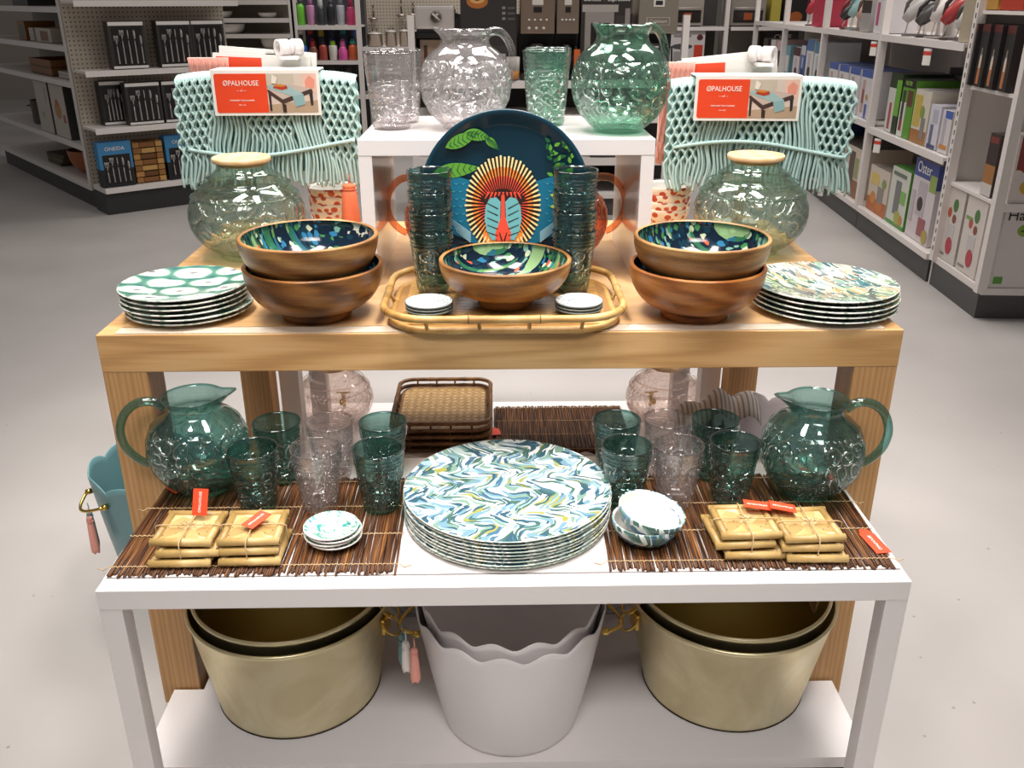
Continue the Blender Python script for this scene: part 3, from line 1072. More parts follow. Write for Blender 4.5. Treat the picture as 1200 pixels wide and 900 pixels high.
def wovenmat():
    t = NT('woven_cane')
    o = t.n('SeparateXYZ', {0: t.obj()})
    x, y = t.math('MULTIPLY', o.outputs[0], 46.0), t.math('MULTIPLY', o.outputs[1], 46.0)
    u, v = t.math('ADD', x, y), t.math('SUBTRACT', x, y)
    par = t.math('MODULO', t.math('ABSOLUTE', t.math('ADD', t.math('FLOOR', u), t.math('FLOOR', v))), 2.0)
    fu, fv = t.math('FRACT', u), t.math('FRACT', v)
    a = t.math('ADD', t.math('MULTIPLY', fu, par), t.math('MULTIPLY', fv, t.math('SUBTRACT', 1.0, par)))
    e = t.math('ABSOLUTE', t.math('SUBTRACT', a, .5))
    n = t.n('TexNoise', {'Vector': t.obj((40, 40, 40)), 'Scale': 2.0, 'Detail': 3.0})
    c = t.mix(par, t.ramp(n.outputs[0], [(.3, 'b08a55'), (.7, 'cfae7a')]), t.ramp(n.outputs[0], [(.3, '97713f'), (.7, 'bd9860')]))
    c = t.mix(t.math('GREATER_THAN', e, .43), c, '54381c')
    return t.pbr(c, .5, 0, .4, t.bump(t.math('SUBTRACT', .5, e), .6, .003))


WOVEN = wovenmat()
cane_tray('oval light bamboo tray on the oak table under bowl, dishes and tumblers', (.015, 1.497, TOPZ), .197, .152, .078, P('9d7443', .5, var=.3), BAMBOO, .030, low=.0078)
for k in range(4):
    cane_tray(f'square smoked bamboo tray, {ordinal(k, 4)} of the stack on the far plinth', (-.160 + .003 * (k % 2), 2.49, .035 + k * .021), .142, .165, .045, WOVEN, BAMBOO_DK, .033, True, low=.0072, group='stack of woven bamboo trays', tr=.006)


# ------------------------------------------------------------------ reed mats
def reed_mat(label, loc, wdt, dep, n, rz=0, lift=0.0, rows=4, name='reed_placemat', rad=.0021, shear=0.0):
    t = thing(name, label, 'placemat', loc, rz)
    m = MB()
    step = wdt / n
    for i in range(n):
        x = -wdt / 2 + step * (i + .5)
        jx, ph, am = random.uniform(-.0006, .0006), random.uniform(0, 6), random.uniform(.0003, .0014)
        y0, y1 = -dep / 2 - random.uniform(0, .011), dep / 2 + random.uniform(0, .007)
        r = rad * random.uniform(.75, 1.15)
        z = r + random.uniform(0, .0008) + lift
        M2 = []
        for q in range(9):
            y = y0 + (y1 - y0) * q / 8
            M2.append((x + jx + am * math.sin(ph + q * .9) + shear * (y / dep), y, z))
        m.tube(M2, r, REED, 5)
    m.build('reeds', t)
    for k in range(rows):
        y = -dep / 2 + .012 + (dep - .024) * k / (rows - 1)
        pts = []
        for i in range(n * 2 + 1):
            x = -wdt / 2 - .003 + (wdt + .006) * i / (n * 2)
            pts.append((x + shear * (y / dep), y + .0012 * math.sin(i * PI / 2 + k), lift + rad * 2 + .0006 + .0006 * math.cos(i * PI)))
        if k in (0, 2):
            for sgn in (1, -1):
                e = pts[-1] if sgn > 0 else pts[0]
                tail = [(e[0] + sgn * .008, e[1] - .003, .0015 + lift), (e[0] + sgn * .018, e[1] + .002, .0012 + lift)]
                pts = pts + tail if sgn > 0 else tail[::-1] + pts
        MB().tube(pts, .0009, TWINE, 5).build('twine', t)
    return t


reed_mat('dark brown reed placemat with twine on the left side of the white table', (-.352, 1.236, TZ + .0008), .412, .270, 118)
reed_mat('dark brown reed placemat with twine on the right side of the white table', (.374, 1.236, TZ + .0008), .415, .270, 118, shear=.006)
for k in range(2):
    reed_mat(('upper' if k else 'lower') + ' of two reed placemats lying on the far plinth beside the bamboo trays', (.195 + .004 * k, 2.475, .035 + k * .0055), .40, .31, 100, rows=4)


def paper_tag(label, loc, rz, w=.026, h=.045, text=None, tilt=0, on='swing'):
    t = thing('orange_price_tag', label, 'tag', loc, rz)
    t.rotation_euler.x = tilt
    MB().add([(-w / 2, 0, 0), (w / 2, 0, 0), (w / 2, h * .78, 0), (w / 4, h, 0), (-w / 4, h, 0), (-w / 2, h * .78, 0),
              (-w / 2, 0, .0006), (w / 2, 0, .0006), (w / 2, h * .78, .0006), (w / 4, h, .0006), (-w / 4, h, .0006), (-w / 2, h * .78, .0006)],
             [(5, 4, 3, 2, 1, 0), (6, 7, 8, 9, 10, 11)] + [(i, (i + 1) % 6, (i + 1) % 6 + 6, i + 6) for i in range(6)], ORANGE).build('card', t)
    if text:
        letters('lettering', text, .0068, t, (0, h * .42, .0008), CARD, rot=(0, 0, PI / 2))
    return t


paper_tag('orange paper tag on the right edge of the white table', (.5745, 1.125, TZ + .0062), math.radians(7), .024, .066, 'OPALHOUSE')
paper_tag('orange paper tag sticking out behind the left teal pitcher', (-.545, 1.333, TZ + .0062), math.radians(-42), .034, .042)
paper_tag('orange paper tag between the bamboo trays and far reed mats', (-.008, 2.42, .047), math.radians(10), .05, .05)


# coaster bundles: framed bamboo squares tied with twine, an orange tag on top
def coaster_bundle(label, loc, rz, offs, tagpos, tagrz, text, hw=.0445):
    t = thing('coaster_bundle', label, 'coasters', loc, rz, 'tied bamboo coaster bundles')
    z = 0
    for i, (ox, oy, a) in enumerate(offs[:2] + offs[-1:]):
        c = thing('coaster', None, None, (ox, oy, z), a)
        c.parent = t
        mm = MB()
        h = hw
        rr = .0062
        for s_ in (-1, 1):
            mm.cyl((-h, s_ * (h - .006), .0065), (h, s_ * (h - .006), .0065), .0062, CANE, 10)
            mm.cyl((s_ * (h - .006), -h + .004, .0067), (s_ * (h - .006), h - .004, .0067), .0060, CANE, 10)
        mm.build('cane_frame', c)
        MB().box(-h + .006, h - .006, -h + .006, h - .006, .003, .0085, CHIP).build('inlay', c)
        z += .0132
    m = MB()
    for s_ in (0, 1):
        ext = hw + .004
        pts = [(0, -ext, z / 2), (0, -ext, z - .001), (0, -ext + .006, z + .001), (0, 0, z + .0012), (0, ext - .006, z + .001), (0, ext, z - .001), (0, ext, 0.002), (0, -ext, 0.002)]
        if s_:
            pts = [(p[1], p[0], p[2] + .0005) for p in pts]
        m.tube(pts, .0009, TWINE, 6, closed=True)
    for s_ in (-1, 1):
        m.tube([(0, 0, z + .002), (s_ * .006, .005, z + .006), (s_ * .012, .002, z + .004), (s_ * .004, -.002, z + .003), (0, 0, z + .002)], .0008, TWINE, 5)
    m.build('twine', t)
    w, h = .023, .040
    g = MB()
    g.box(-w / 2, w / 2, 0, h, 0, .0008, ORANGE)
    o = tag(g.build('price_tag', t, loc=(tagpos[0], tagpos[1], z + .004)), 'small orange paper tag')
    o.rotation_euler = (tagrz[1], 0, tagrz[0])
    letters('lettering', text, .0055, o, (0, h / 2, .001), CARD, rot=(0, 0, PI / 2))
    return t


def chip():
    t = NT('palm_chip_inlay')
    v = t.obj()
    vo = t.n('TexVoronoi', {'Vector': v, 'Scale': 42.0, 'Randomness': .9})
    s = t.n('SeparateXYZ', {0: vo.outputs['Color']}).outputs[0]
    n = t.n('TexNoise', {'Vector': v, 'Scale': 60.0, 'Detail': 4.0})
    dots = t.n('TexVoronoi', {'Vector': v, 'Scale': 95.0})
    c = t.ramp(t.math('ADD', t.math('MULTIPLY', s, .6), t.math('MULTIPLY', n.outputs[0], .4)), [(.25, 'a8874e'), (.5, 'c2a368'), (.7, 'dfca96')])
    return t.pbr(t.mix(t.math('LESS_THAN', dots.outputs['Distance'], .13), c, '4e3a20'), .5)


CHIP = chip()
zc = TZ + .0062
coaster_bundle('tied bamboo coasters, outer left bundle with an upright orange tag', (-.455, 1.158, zc), 0, [(-.002, -.010, .0), (.008, -.004, .03), (-.008, .0, -.04), (0, .004, -.02)][:3] + [(0, .004, -.04)], (.010, .022), (-.1, math.radians(62)), 'OPALHOUSE')
coaster_bundle('tied bamboo coasters, inner left bundle beside the tiny dishes', (-.360, 1.158, zc), 0, [(.003, -.008, .0), (-.002, .0, .04), (.006, .002, -.03), (0, .004, .02)], (-.006, -.012), (-.55, .1), 'OPALHOUSE')
coaster_bundle('tied bamboo coasters, inner right bundle, nearer the white bowls', (.372, 1.160, zc), 0, [(.006, -.008, .0), (-.010, .0, .06), (.008, .002, -.02), (0, .004, .03)], (.045, .028), (1.5, .12), 'OPALHOUSE')
coaster_bundle('tied bamboo coasters, outer right bundle with a wide orange tag', (.466, 1.150, zc), 0, [(.001, -.008, -.02), (-.006, .0, .0), (.008, .0, -.03), (-.004, .004, .05)], (-.012, .030), (1.45, .15), 'OPALHOUSE')


# ------------------------------------------------------------------ tubs
def brass_tub(label, loc, rz, R, B, H, hammered=True, group=None):
    t = thing('brass_tub', label, 'tub', loc, rz, group)
    prof = [(0, 0), (B - .006, 0), (B, .0015), (B + .001, .006), (R, H - .012), (R + .0025, H - .008), (R + .004, H - .003), (R + .0025, H), (R, H + .001), (R - .002, H - .001)]
    MB().lathe(prof, BRASS, 96).build('tub_wall', t)
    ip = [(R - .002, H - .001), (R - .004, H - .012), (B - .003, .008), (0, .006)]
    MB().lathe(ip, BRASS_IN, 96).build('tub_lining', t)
    MB().tube([((B + .0005) * math.cos(2 * PI * k / 72), (B + .0005) * math.sin(2 * PI * k / 72), .0035) for k in range(72)], .0016, P('3c3222', .5, .6), 6, closed=True).build('base_bead', t)
    for s_ in (-1, 1):
        x = s_ * (R + .001)
        r = MB().tube([(x + s_ * (.012 + .016 * math.cos(a)), .0 + .020 * math.sin(a), H - .026 - .014 * math.cos(a) * .3 - .018 * (1 + math.cos(a)) * .5) for a in [2 * PI * k / 28 for k in range(28)]], .0022, GOLD, 8, closed=True).build('ring_handle', t)
        MB().box(x - .001 if s_ > 0 else x - .005, x + .005 if s_ > 0 else x + .001, -.014, .014, H - .05, H - .018, GOLD, .001).build('handle_plate', r)
    return t


brass_tub('outer brass tub of the pair under the white table, left end', (-.377, 1.385, .035), -.30, .183, .150, .210, group='left nested brass tubs')
brass_tub('inner brass tub nested in the one under the white table, left end', (-.377, 1.387, .058), -.2, .172, .140, .206, group='left nested brass tubs')
brass_tub('outer brass tub of the pair under the white table, right end', (.432, 1.385, .035), .25, .186, .150, .206, group='right nested brass tubs')
brass_tub('inner brass tub nested in the one under the white table, right end', (.432, 1.387, .058), .15, .175, .140, .202, group='right nested brass tubs')


def tassel(parent, loc, mat, L=.055, r=.009, knot=True):
    m = MB()
    m.tube([(0, 0, 0), (.001, 0, -.012), (0, 0, -.022)], .0012, mat, 5)
    m.lathe([(0, -.020), (r * .55, -.022), (r * .72, -.027), (r * .5, -.032), (r * .62, -.034), (r * .8, -.045), (r, -.022 - L * .9), (r * .9, -.022 - L), (0, -.022 - L)], mat, 14,
            fn=lambda rr, z, a: (rr * (1 + .10 * math.sin(a * 7)) if z < -.04 else rr, z - (.003 * math.sin(a * 5) if z < -.06 else 0)))
    m.tube([(r * .66 * math.cos(2 * PI * k / 12), r * .66 * math.sin(2 * PI * k / 12), -.0325) for k in range(12)], .0016, mat, 5, closed=True)
    return m.build('tassel', parent, loc=loc)


def scallop_tub(label, loc, rz, mat, R=.168, B=.120, H=.250, lobes=14, amp=.013, tassels=(), handles=True, ph=0.0, group=None, sharp=1.6):
    t = thing('scalloped_tub', label, 'tub', loc, rz, group)
    nn = 22

    def fn(r, z, a):
        q = z / H
        e = (abs(math.sin((a + ph) * lobes / 2)) ** sharp) * amp
        k = max(0, (q - .55) / .45)
        return r, z + e * k ** 1.5
    prof = [(0, 0), (B - .008, 0), (B, .004)] + [(B + (R - B) * (i / nn) ** .92, .004 + (H - .004) * i / nn) for i in range(1, nn + 1)]
    prof += [(R - .0015, H + .0012), (R - .003, H)] + [(B - .003 + (R - B) * (i / nn) ** .92, .006 + (H - .006) * i / nn) for i in range(nn - 1, 0, -1)] + [(0, .008)]
    MB().lathe(prof, mat, 144, fn=fn).build('tub_wall', t)
    if handles:
        for s_ in (-1, 1):
            x = s_ * (R - .004)
            h = MB()
            pts = [(x + s_ * (.004 + .030 * math.sin(PI * k / 14)), -.045 + .09 * k / 14, H - .030 - .012 * math.sin(PI * k / 14)) for k in range(15)]
            h.tube(pts, .0032, GOLD, 8)
            h.cyl((x - s_ * .006, -.045, H - .03), (x + s_ * .006, -.045, H - .03), .006, GOLD).cyl((x - s_ * .006, .045, H - .03), (x + s_ * .006, .045, H - .03), .006, GOLD)
            h.build('handle', t)
    for (x, y, z, mm, L) in tassels:
        tassel(t, (x, y, z), mm, L)
    return t


TUBW = P('e6e1e1', .32, var=.02)
scallop_tub('outer white scalloped tub with tassels, in the middle under the white table', (.024, 1.306, .035), 0, TUBW, .166, .122, .236, tassels=[(-.186, -.052, .232, TEALP, .055), (-.178, -.075, .236, P('efece4', .85), .058), (-.163, -.088, .232, PINKC, .066)], group='middle nested white tubs', ph=.1)
scallop_tub('inner white scalloped tub nested inside the middle one under the white table', (.024, 1.308, .051), 0, TUBW, .156, .112, .237, handles=False, group='middle nested white tubs', ph=.2)
scallop_tub('white scalloped tub behind the middle one, under the left of the platters', (-.150, 1.70, .035), .2, TUBW, .160, .12, .230, handles=False, ph=.3)
scallop_tub('white scalloped tub behind the middle one, under the right of the platters', (.200, 1.70, .035), .5, TUBW, .160, .12, .230, handles=False, ph=.1)
scallop_tub('large grey white scalloped tub behind the right teal pitcher', (.600, 1.85, .035), .12, P('cfc8ca', .4, var=.02), .178, .118, .300, handles=False, lobes=12, amp=.02, sharp=.6)
scallop_tub('teal scalloped tub with a pink tassel on the floor left of the display', (-.742, 1.77, 0), math.radians(42), P('6d979c', .35, var=.03), .140, .098, .300, tassels=[(-.152, .014, .262, TEALP, .085), (-.160, -.008, .262, PINKC, .085)], lobes=9, amp=.018, sharp=.7)


# striped napkins draped over the big tub
def cloth_strip(name, label, cat, pts_fn, nu, nv, mat, th=.003):
    m = MB()
    vs = []
    for layer in (0, 1):
        for i in range(nu + 1):
            for j in range(nv + 1):
                p = Vector(pts_fn(i / nu, j / nv))
                p.z -= th * layer
                vs.append(p)
    L = (nu + 1) * (nv + 1)
    f = []
    for i in range(nu):
        for j in range(nv):
            a = i * (nv + 1) + j
            q = (a, a + 1, a + nv + 2, a + nv + 1)
            f += [q, tuple(x + L for x in q[::-1])]
    for i in range(nu):
        for j in (0, nv):
            a = i * (nv + 1) + j
            f.append((a, a + nv + 1, a + nv + 1 + L, a + L))
    for j in range(nv):
        for i in (0, nu):
            a = i * (nv + 1) + j
            f.append((a, a + 1, a + 1 + L, a + L))
    m.add(vs, f, mat, True)
    return tag(m.build(name), label, cat)


def stripemat():
    t = NT('grey_striped_linen')
    w_ = t.n('TexWave', {'Vector': t.obj((1, .25, 0), (0, 0, .25)), 'Scale': 30.0, 'Distortion': 2.0})
    return t.pbr(t.ramp(w_.outputs['Fac'], [(.2, '8f8884'), (.45, 'b3aaa5'), (.6, 'd8d2cc'), (.9, 'c3bbb6')]), .9)


LINEN = stripemat()
cloth_strip('striped_napkin', 'grey striped linen napkin, upper one draped over the big grey white tub', 'napkin',
            lambda u, v: (.410 + .205 * u + .02 * v, 1.86 + .12 * v + .02 * u, .345 + .040 * math.sin(PI * u * .9) + .012 * math.sin(u * 16) - .03 * (v - .5) ** 2 * 4 + .01 * u), 40, 10, LINEN)
cloth_strip('striped_napkin', 'grey brown striped linen napkin, lower one sagging into the big grey white tub', 'napkin',
            lambda u, v: (.385 + .12 * u, 1.845 + .12 * v, .285 + .065 * u + .006 * math.sin(u * 12 + v * 3) - .03 * (v - .5) ** 2 * 4), 30, 10, LINEN)
cloth_strip('green_napkin', 'dark green napkin tucked beside the striped ones in the big tub', 'napkin',
            lambda u, v: (.462 + .06 * u, 1.80 + .07 * v, .315 + .035 * u + .008 * math.sin(u * 9 + v * 4)), 16, 8, P('14382c', .8))

# ------------------------------------------------------------------ coral patterned bowls at the back
for cx, side in ((-.372, 'left'), (.402, 'right')):
    for k in range(4):
        t = thing('coral_bowl', f'coral patterned bowl, {ordinal(k, 4)} of the {side} stack beneath the table runners', 'bowl', (cx, 2.105, TOPZ + k * .017), k * .8, f'coral bowls, {side} stack')
        R, H, F = .056, .045, .028
        pr = [(0, 0), (F, 0), (F, .004)] + [(F + (R - F) * math.sin(q / 8 * PI / 2), .004 + (H - .004) * (1 - math.cos(q / 8 * PI / 2))) for q in range(1, 9)] + [(R - .001, H + .0015), (R - .0035, H)]
        MB().lathe(pr, CORAL, 40).build('patterned_outside', t)
        MB().lathe([(R - .0035, H)] + [(F - .004 + (R - F) * math.sin(q / 8 * PI / 2), .0075 + (H - .0075) * (1 - math.cos(q / 8 * PI / 2))) for q in range(8, -1, -1)] + [(0, .0075)], CER_WHITE, 40).build('cream_inside', t)


# ------------------------------------------------------------------ knotted table runners on their stands
def runner(label, loc, rz, W, z0, z1, seed, cord, th=.075, droop=.012):
    """a thick folded bundle of knotted cord: zig-zag netting above, loose wavy strands below"""
    rnd = random.Random(seed)
    t = thing('knotted_runner', label, 'table runner', loc, rz)
    H = z1 - z0
    n = 46
    dx = W / n
    zone = lambda u: H * (.70 if u < .17 or u > .83 else (.52 if .40 < u < .64 else .12 + .4 * max(0, 1 - min(abs(u - .17), abs(u - .83), abs(u - .52)) / .08)))
    backm = MB()
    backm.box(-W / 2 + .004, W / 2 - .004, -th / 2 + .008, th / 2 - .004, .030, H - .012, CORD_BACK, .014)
    backm.build('folded_layers', t)
    m = MB()
    for layer, (yo, sh, rad) in enumerate(((0, 0, .0030), (.006, .5, .0027))):
        for i in range(n):
            u = (i + .5) / n
            x0 = -W / 2 + dx * (i + .5 + sh)
            netz = H - zone(u)
            ph, amp, kk = u * 11 + seed + rnd.uniform(0, .9), rnd.uniform(.003, .0055), 46 + 10 * math.sin(u * 5)
            drift = .012 * math.sin(u * 7 + seed) + rnd.uniform(-.004, .004)
            low = rnd.uniform(0, .02)
            pts = []
            yb = th / 2
            # over the top fold
            for q in range(5):
                a = PI / 2 * (1 - q / 4) + PI / 2 * 0
                pts.append((x0, -yb * math.sin(PI / 2 - a) + 0, H + .004 + (.012) * math.sin(a) - .012))
            steps = 46
            for q in range(1, steps + 1):
                z = (H - .008) - (H - .008 - low) * q / steps
                sgn = 1 if i % 2 else -1
                net = 1 / (1 + math.exp(-(z - netz) / .006))
                wave = (1 - net) * amp * math.sin(z * kk + ph) + (1 - net) * drift * (1 - z / max(netz, .01))
                zig = net * dx * .60 * math.sin(z * 2 * PI / .034 + (PI / 2 if sgn > 0 else -PI / 2) + PI * 0)
                bulge = .006 * math.sin(u * PI * 3 + 1) * (1 - z / H)
                pts.append((x0 + wave + zig, -yb - .004 + yo - .0022 * net * math.cos(z * 2 * PI / .034 * 2) * sgn - bulge - .003 * math.sin(PI * z / H), z))
            # narrower at the top corners
            pts = [(p[0] * (1 - droop * max(0, p[2] - .02) / H * 2), p[1], p[2] - .010 * (abs(p[0]) / (W / 2)) ** 4) for p in pts]
            m.tube(pts, rad, cord, 5)
    m.build('knotted_cords', t)
    # one thick cord across the front
    pts = []
    for q in range(30):
        u = q / 29
        pts.append((-W / 2 + .02 + (W - .03) * u, -th / 2 - .012, H * .37 - .018 * math.sin(u * PI * 1.2 + .2) * (1 if seed % 2 else -1) + (0 if seed % 2 else .005)))
    MB().tube(pts, .0042, cord, 8).build('tie_cord', t)
    return t


def label_card(label, parent_loc, rz, W, H, photo_first=False):
    t = thing('runner_label_card', label, 'label', parent_loc, rz)
    MB().box(-W / 2, W / 2, -.004, 0, 0, H, CARD, .0005).box(-W / 2, W / 2, -.0038, .075, H - .001, H + .0015, CARD).build('card', t)
    MB().box(-W / 2, W / 2, .071, .075, H * .35, H - .001, CARD).build('card_back_flap', t)
    e = .006
    x1 = -W / 2 + e
    x2 = x1 + (W - 2 * e) * .51
    MB().poly([(x1 + .003, e), (x2, e), (x2, H - e), (x1 + .003, H - e), (x1, H - e - .003), (x1, e + .003)], -.0040, .0006, ORANGE).build('orange_panel', t)
    xm = (x1 + x2) / 2
    letters('lettering', 'ØPALHOUSE', .0148, t, (xm + .0005, -.0049, H * .72), CARD, sx=.88)
    letters('lettering', '— of —', .006, t, (xm, -.0049, H * .56), CARD)
    letters('lettering', 'MACRAME TABLE RUNNER', .0042, t, (xm, -.0049, H * .34), CARD)
    letters('lettering', '14in x 72in', .0034, t, (xm, -.0049, H * .24), CARD)
    m = MB()
    x3, x4 = x2, W / 2 - e
    w = x4 - x3
    z = lambda v: e + (H - 2 * e) * v
    X = lambda v: x3 + w * v
    q = lambda pts, k, mat: m.poly([(X(a), z(b)) for a, b in pts], -.0040 - k * .0003, .0003, mat)
    q([(0, 0), (1, 0), (1, 1), (0, 1)], 0, P('d9c9bd', .4))
    q([(0, .0), (1, 0), (1, .32), (.0, .2)], 1, P('b79f86', .4))
    q([(.0, .55), (.55, .75), (.55, 1), (0, 1)], 1, P('c9bfae', .4))
    q([(.72, .5), (1, .5), (1, 1), (.72, 1)], 1, P('e7c3b2', .4))
    q([(.78, .62), (.95, .62), (.97, .85), (.86, .95), (.77, .82)], 2, P('e79a86', .4))
    q([(.0, .58), (.02, .5), (.3, .22), (.92, .52), (.9, .6), (.5, .66)], 2, P('4a3733', .4))
    q([(.0, .62), (.3, .34), (.9, .62), (.5, .72)], 3, P('c8b7ad', .4))
    q([(.0, .70), (.05, .62), (.5, .42), (.72, .48), (.42, .70)], 4, P('9fbfc0', .4))
    q([(.5, .42), (.72, .48), (.75, .22), (.55, .14)], 4, P('8db3b5', .4))
    q([(.28, .24), (.36, .2), (.36, 0), (.29, 0)], 3, P('3c2c2a', .4))
    q([(.84, .5), (.91, .52), (.91, .2), (.86, .18)], 3, P('3c2c2a', .4))
    q([(.02, .5), (.07, .45), (.07, .05), (.03, .05)], 3, P('3c2c2a', .4))
    q([(.12, .64), (.3, .58), (.42, .62), (.4, .70), (.2, .73)], 5, P('b8402a', .4))
    q([(.14, .68), (.3, .66), (.38, .68), (.3, .73), (.18, .73)], 6, P('d8843a', .4))
    q([(.1, .76), (.18, .74), (.22, .9), (.12, .98)], 5, P('eee6da', .4))
    m.build('room_photo', t)
    return t


def runner_stand(label, loc, rz, H, dxp=0):
    t = thing('runner_stand', label, 'display stand', loc, rz)
    MB().box(-.05, .05, -.006, .05, 0, .005, WHITE).build('foot', t)
    MB().box(-.012, .012, 0, .008, .0045, H, WHITE).build('post', t)
    sgn = 1 if dxp > 0 else -1
    ax = Matrix.Translation((dxp + .010, -.030, H + .026)) @ Matrix.Rotation(-sgn * math.radians(52), 4, 'Z') @ Matrix.Rotation(PI / 2, 4, 'X')
    for z0_, z1_, rr in ((-.026, -.006, .0175), (-.006, .004, .0145), (.004, .028, .0175)):
        MB().lathe([(rr - .005, z0_), (rr, z0_), (rr, z1_), (rr - .005, z1_), (rr - .005, z0_)], WHITE, 28, M=ax).build('peg_tube', t)
    MB().lathe([(0, -.004), (.0128, -.004), (.0128, 0), (0, 0)], P('8a847c', .6), 20, M=ax).build('peg_end', t)
    MB().box(dxp - .004, dxp + .03, -.06, -.004, H + .003, H + .010, WHITE).box(-.012, max(.012, dxp + .03), -.010, .008, H - .004, H + .012, WHITE).box(min(-.012, dxp - .004), .012, -.010, .008, H - .004, H + .012, WHITE).build('arm', t)
    return t


LR = (-.482, 2.045)
runner('mint green knotted cord table runner hanging at the back left', (LR[0], LR[1], .862), math.radians(2), .385, .862, 1.097, 3, CORD)
label_card('orange and white card with photo clipped on the left mint runner', (LR[0] + .008, LR[1] - .0525, 1.0155), math.radians(2), .222, .090)
runner_stand('white stand with ring clips holding the left mint runner', (LR[0], LR[1] + .065, TOPZ), 0, 1.120 - TOPZ, .035)
RR = (.575, 2.035)
runner('mint green knotted cord table runner hanging at the back right', (RR[0], RR[1], .848), math.radians(-7), .395, .848, 1.085, 8, CORD)
label_card('orange and white card with photo clipped on the right mint runner', (RR[0] - .038, RR[1] - .050, 1.003), math.radians(-3), .222, .090)
runner_stand('white stand with ring clips holding the right mint runner', (RR[0], RR[1] + .075, TOPZ), 0, 1.105 - TOPZ, .0)


# pink runners folded behind the mint ones, with coral tassels
def pink_runner(label, loc, W, H, tass, hx=0, ha=0):
    t = thing('pink_runner', label, 'table runner', loc)
    n = 40
    m = MB()
    for i in range(n):
        x = -W / 2 + W * (i + .5) / n
        m.tube([(x + .002 * math.sin(q + i), -.006 + .002 * math.sin(q * 2 + i), H - H * q / 12 * (1 + .03 * math.sin(i * 2.3))) for q in range(13)], .0028 if W > .1 else .002, PINKC, 5)
    m.box(-W / 2, W / 2, -.004, .006, .01, H, P('efe0d8', .8))
    m.build('woven_cords', t)
    for k in range(2):
        g = MB().box(-.105, .105, -.002 + .009 * k, .004 + .009 * k, -.12, .004 + .010 * k, CARD)
        if k == 0:
            g.box(-.098, .0, -.0026, -.0021, -.10, -.003, ORANGE)
        hc = g.build('header_card', t, loc=(hx + .012 * k, .004, H + .002))
        hc.rotation_euler.y = math.radians(ha * .35 * (1 + k))
        tag(hc, 'white folded header card')
    for x, y, z, mt, L in tass:
        tassel(t, (x, y, z), mt, L, .014)


pink_runner('pale pink fringed runner folded behind the left mint one', (-.618, 2.096, .90), .085, .225, [(-.034, -.05, .04, PINKC, .05), (-.04, -.03, .14, PINKC, .04)], .115, 6)
pink_runner('pale pink fringed runner folded behind the right mint one', (.405, 2.092, .90), .07, .215, [], .105, -8)
t = thing('coral_tassel', 'coral orange tassel hanging at the right lower corner of the left mint runner', 'tassel', (-.316, 1.990, .893))
tassel(t, (0, 0, 0), CORALC, .090, .021)
# ------------------------------------------------------------------ store shelving and what stands on it
def rot2(x, y, r):
    return x * math.cos(r) - y * math.sin(r), x * math.sin(r) + y * math.cos(r)


class Frame:
    """a shelf face: local x runs right as a shopper sees it, y goes into the shelf"""
    def __init__(s, o, deg):
        s.o, s.r = o, math.radians(deg)

    def at(s, x, y, z):
        a, b = rot2(x, y, s.r)
        return (s.o[0] + a, s.o[1] + b, z)


def product_box(label, fr, x, y, z, w, d, h, col, prints=(), text=(), turn=0, name='product_box', cat='box', group=None):
    t = thing(name, label, cat, fr.at(x + w / 2, y + d / 2, z), fr.r + turn, group)
    m = MB().box(-w / 2, w / 2, -d / 2, d / 2, 0, h, P(col, .45))
    m.build('carton', t)
    if prints:
        m = MB()
        for k, p in enumerate(prints):
            f, u0, u1, v0, v1, c = p[:6]
            e = .0006 + .0003 * k
            mt = P(c, .4)
            if f == 'F':
                m.box(-w / 2 + w * u0, -w / 2 + w * u1, -d / 2 - e, -d / 2 + .0005, h * v0, h * v1, mt)
            elif f == 'O':
                cx_, cz_, rx, rz_ = -w / 2 + w * u0, h * v0, w * u1, h * v1
                m.poly([(cx_ + rx * math.cos(a), cz_ + rz_ * math.sin(a)) for a in [2 * PI * q / 18 for q in range(18)]], -d / 2 - e + .0003, .0003, mt)
            elif f == 'T':
                m.box(-w / 2 + w * u0, -w / 2 + w * u1, -d / 2 + d * v0, -d / 2 + d * v1, h - .0005, h + e, mt)
            elif f == 'R':
                m.box(w / 2 - .0005, w / 2 + e, -d / 2 + d * u0, -d / 2 + d * u1, h * v0, h * v1, mt)
            elif f == 'L':
                m.box(-w / 2 - e, -w / 2 + .0005, -d / 2 + d * u0, -d / 2 + d * u1, h * v0, h * v1, mt)
        m.build('printed_panel', t)
    for (s_, u, v, size, c) in text:
        letters('lettering', s_, size, t, (-w / 2 + w * u, -d / 2 - .0045, h * v), P(c, .5))
    return t


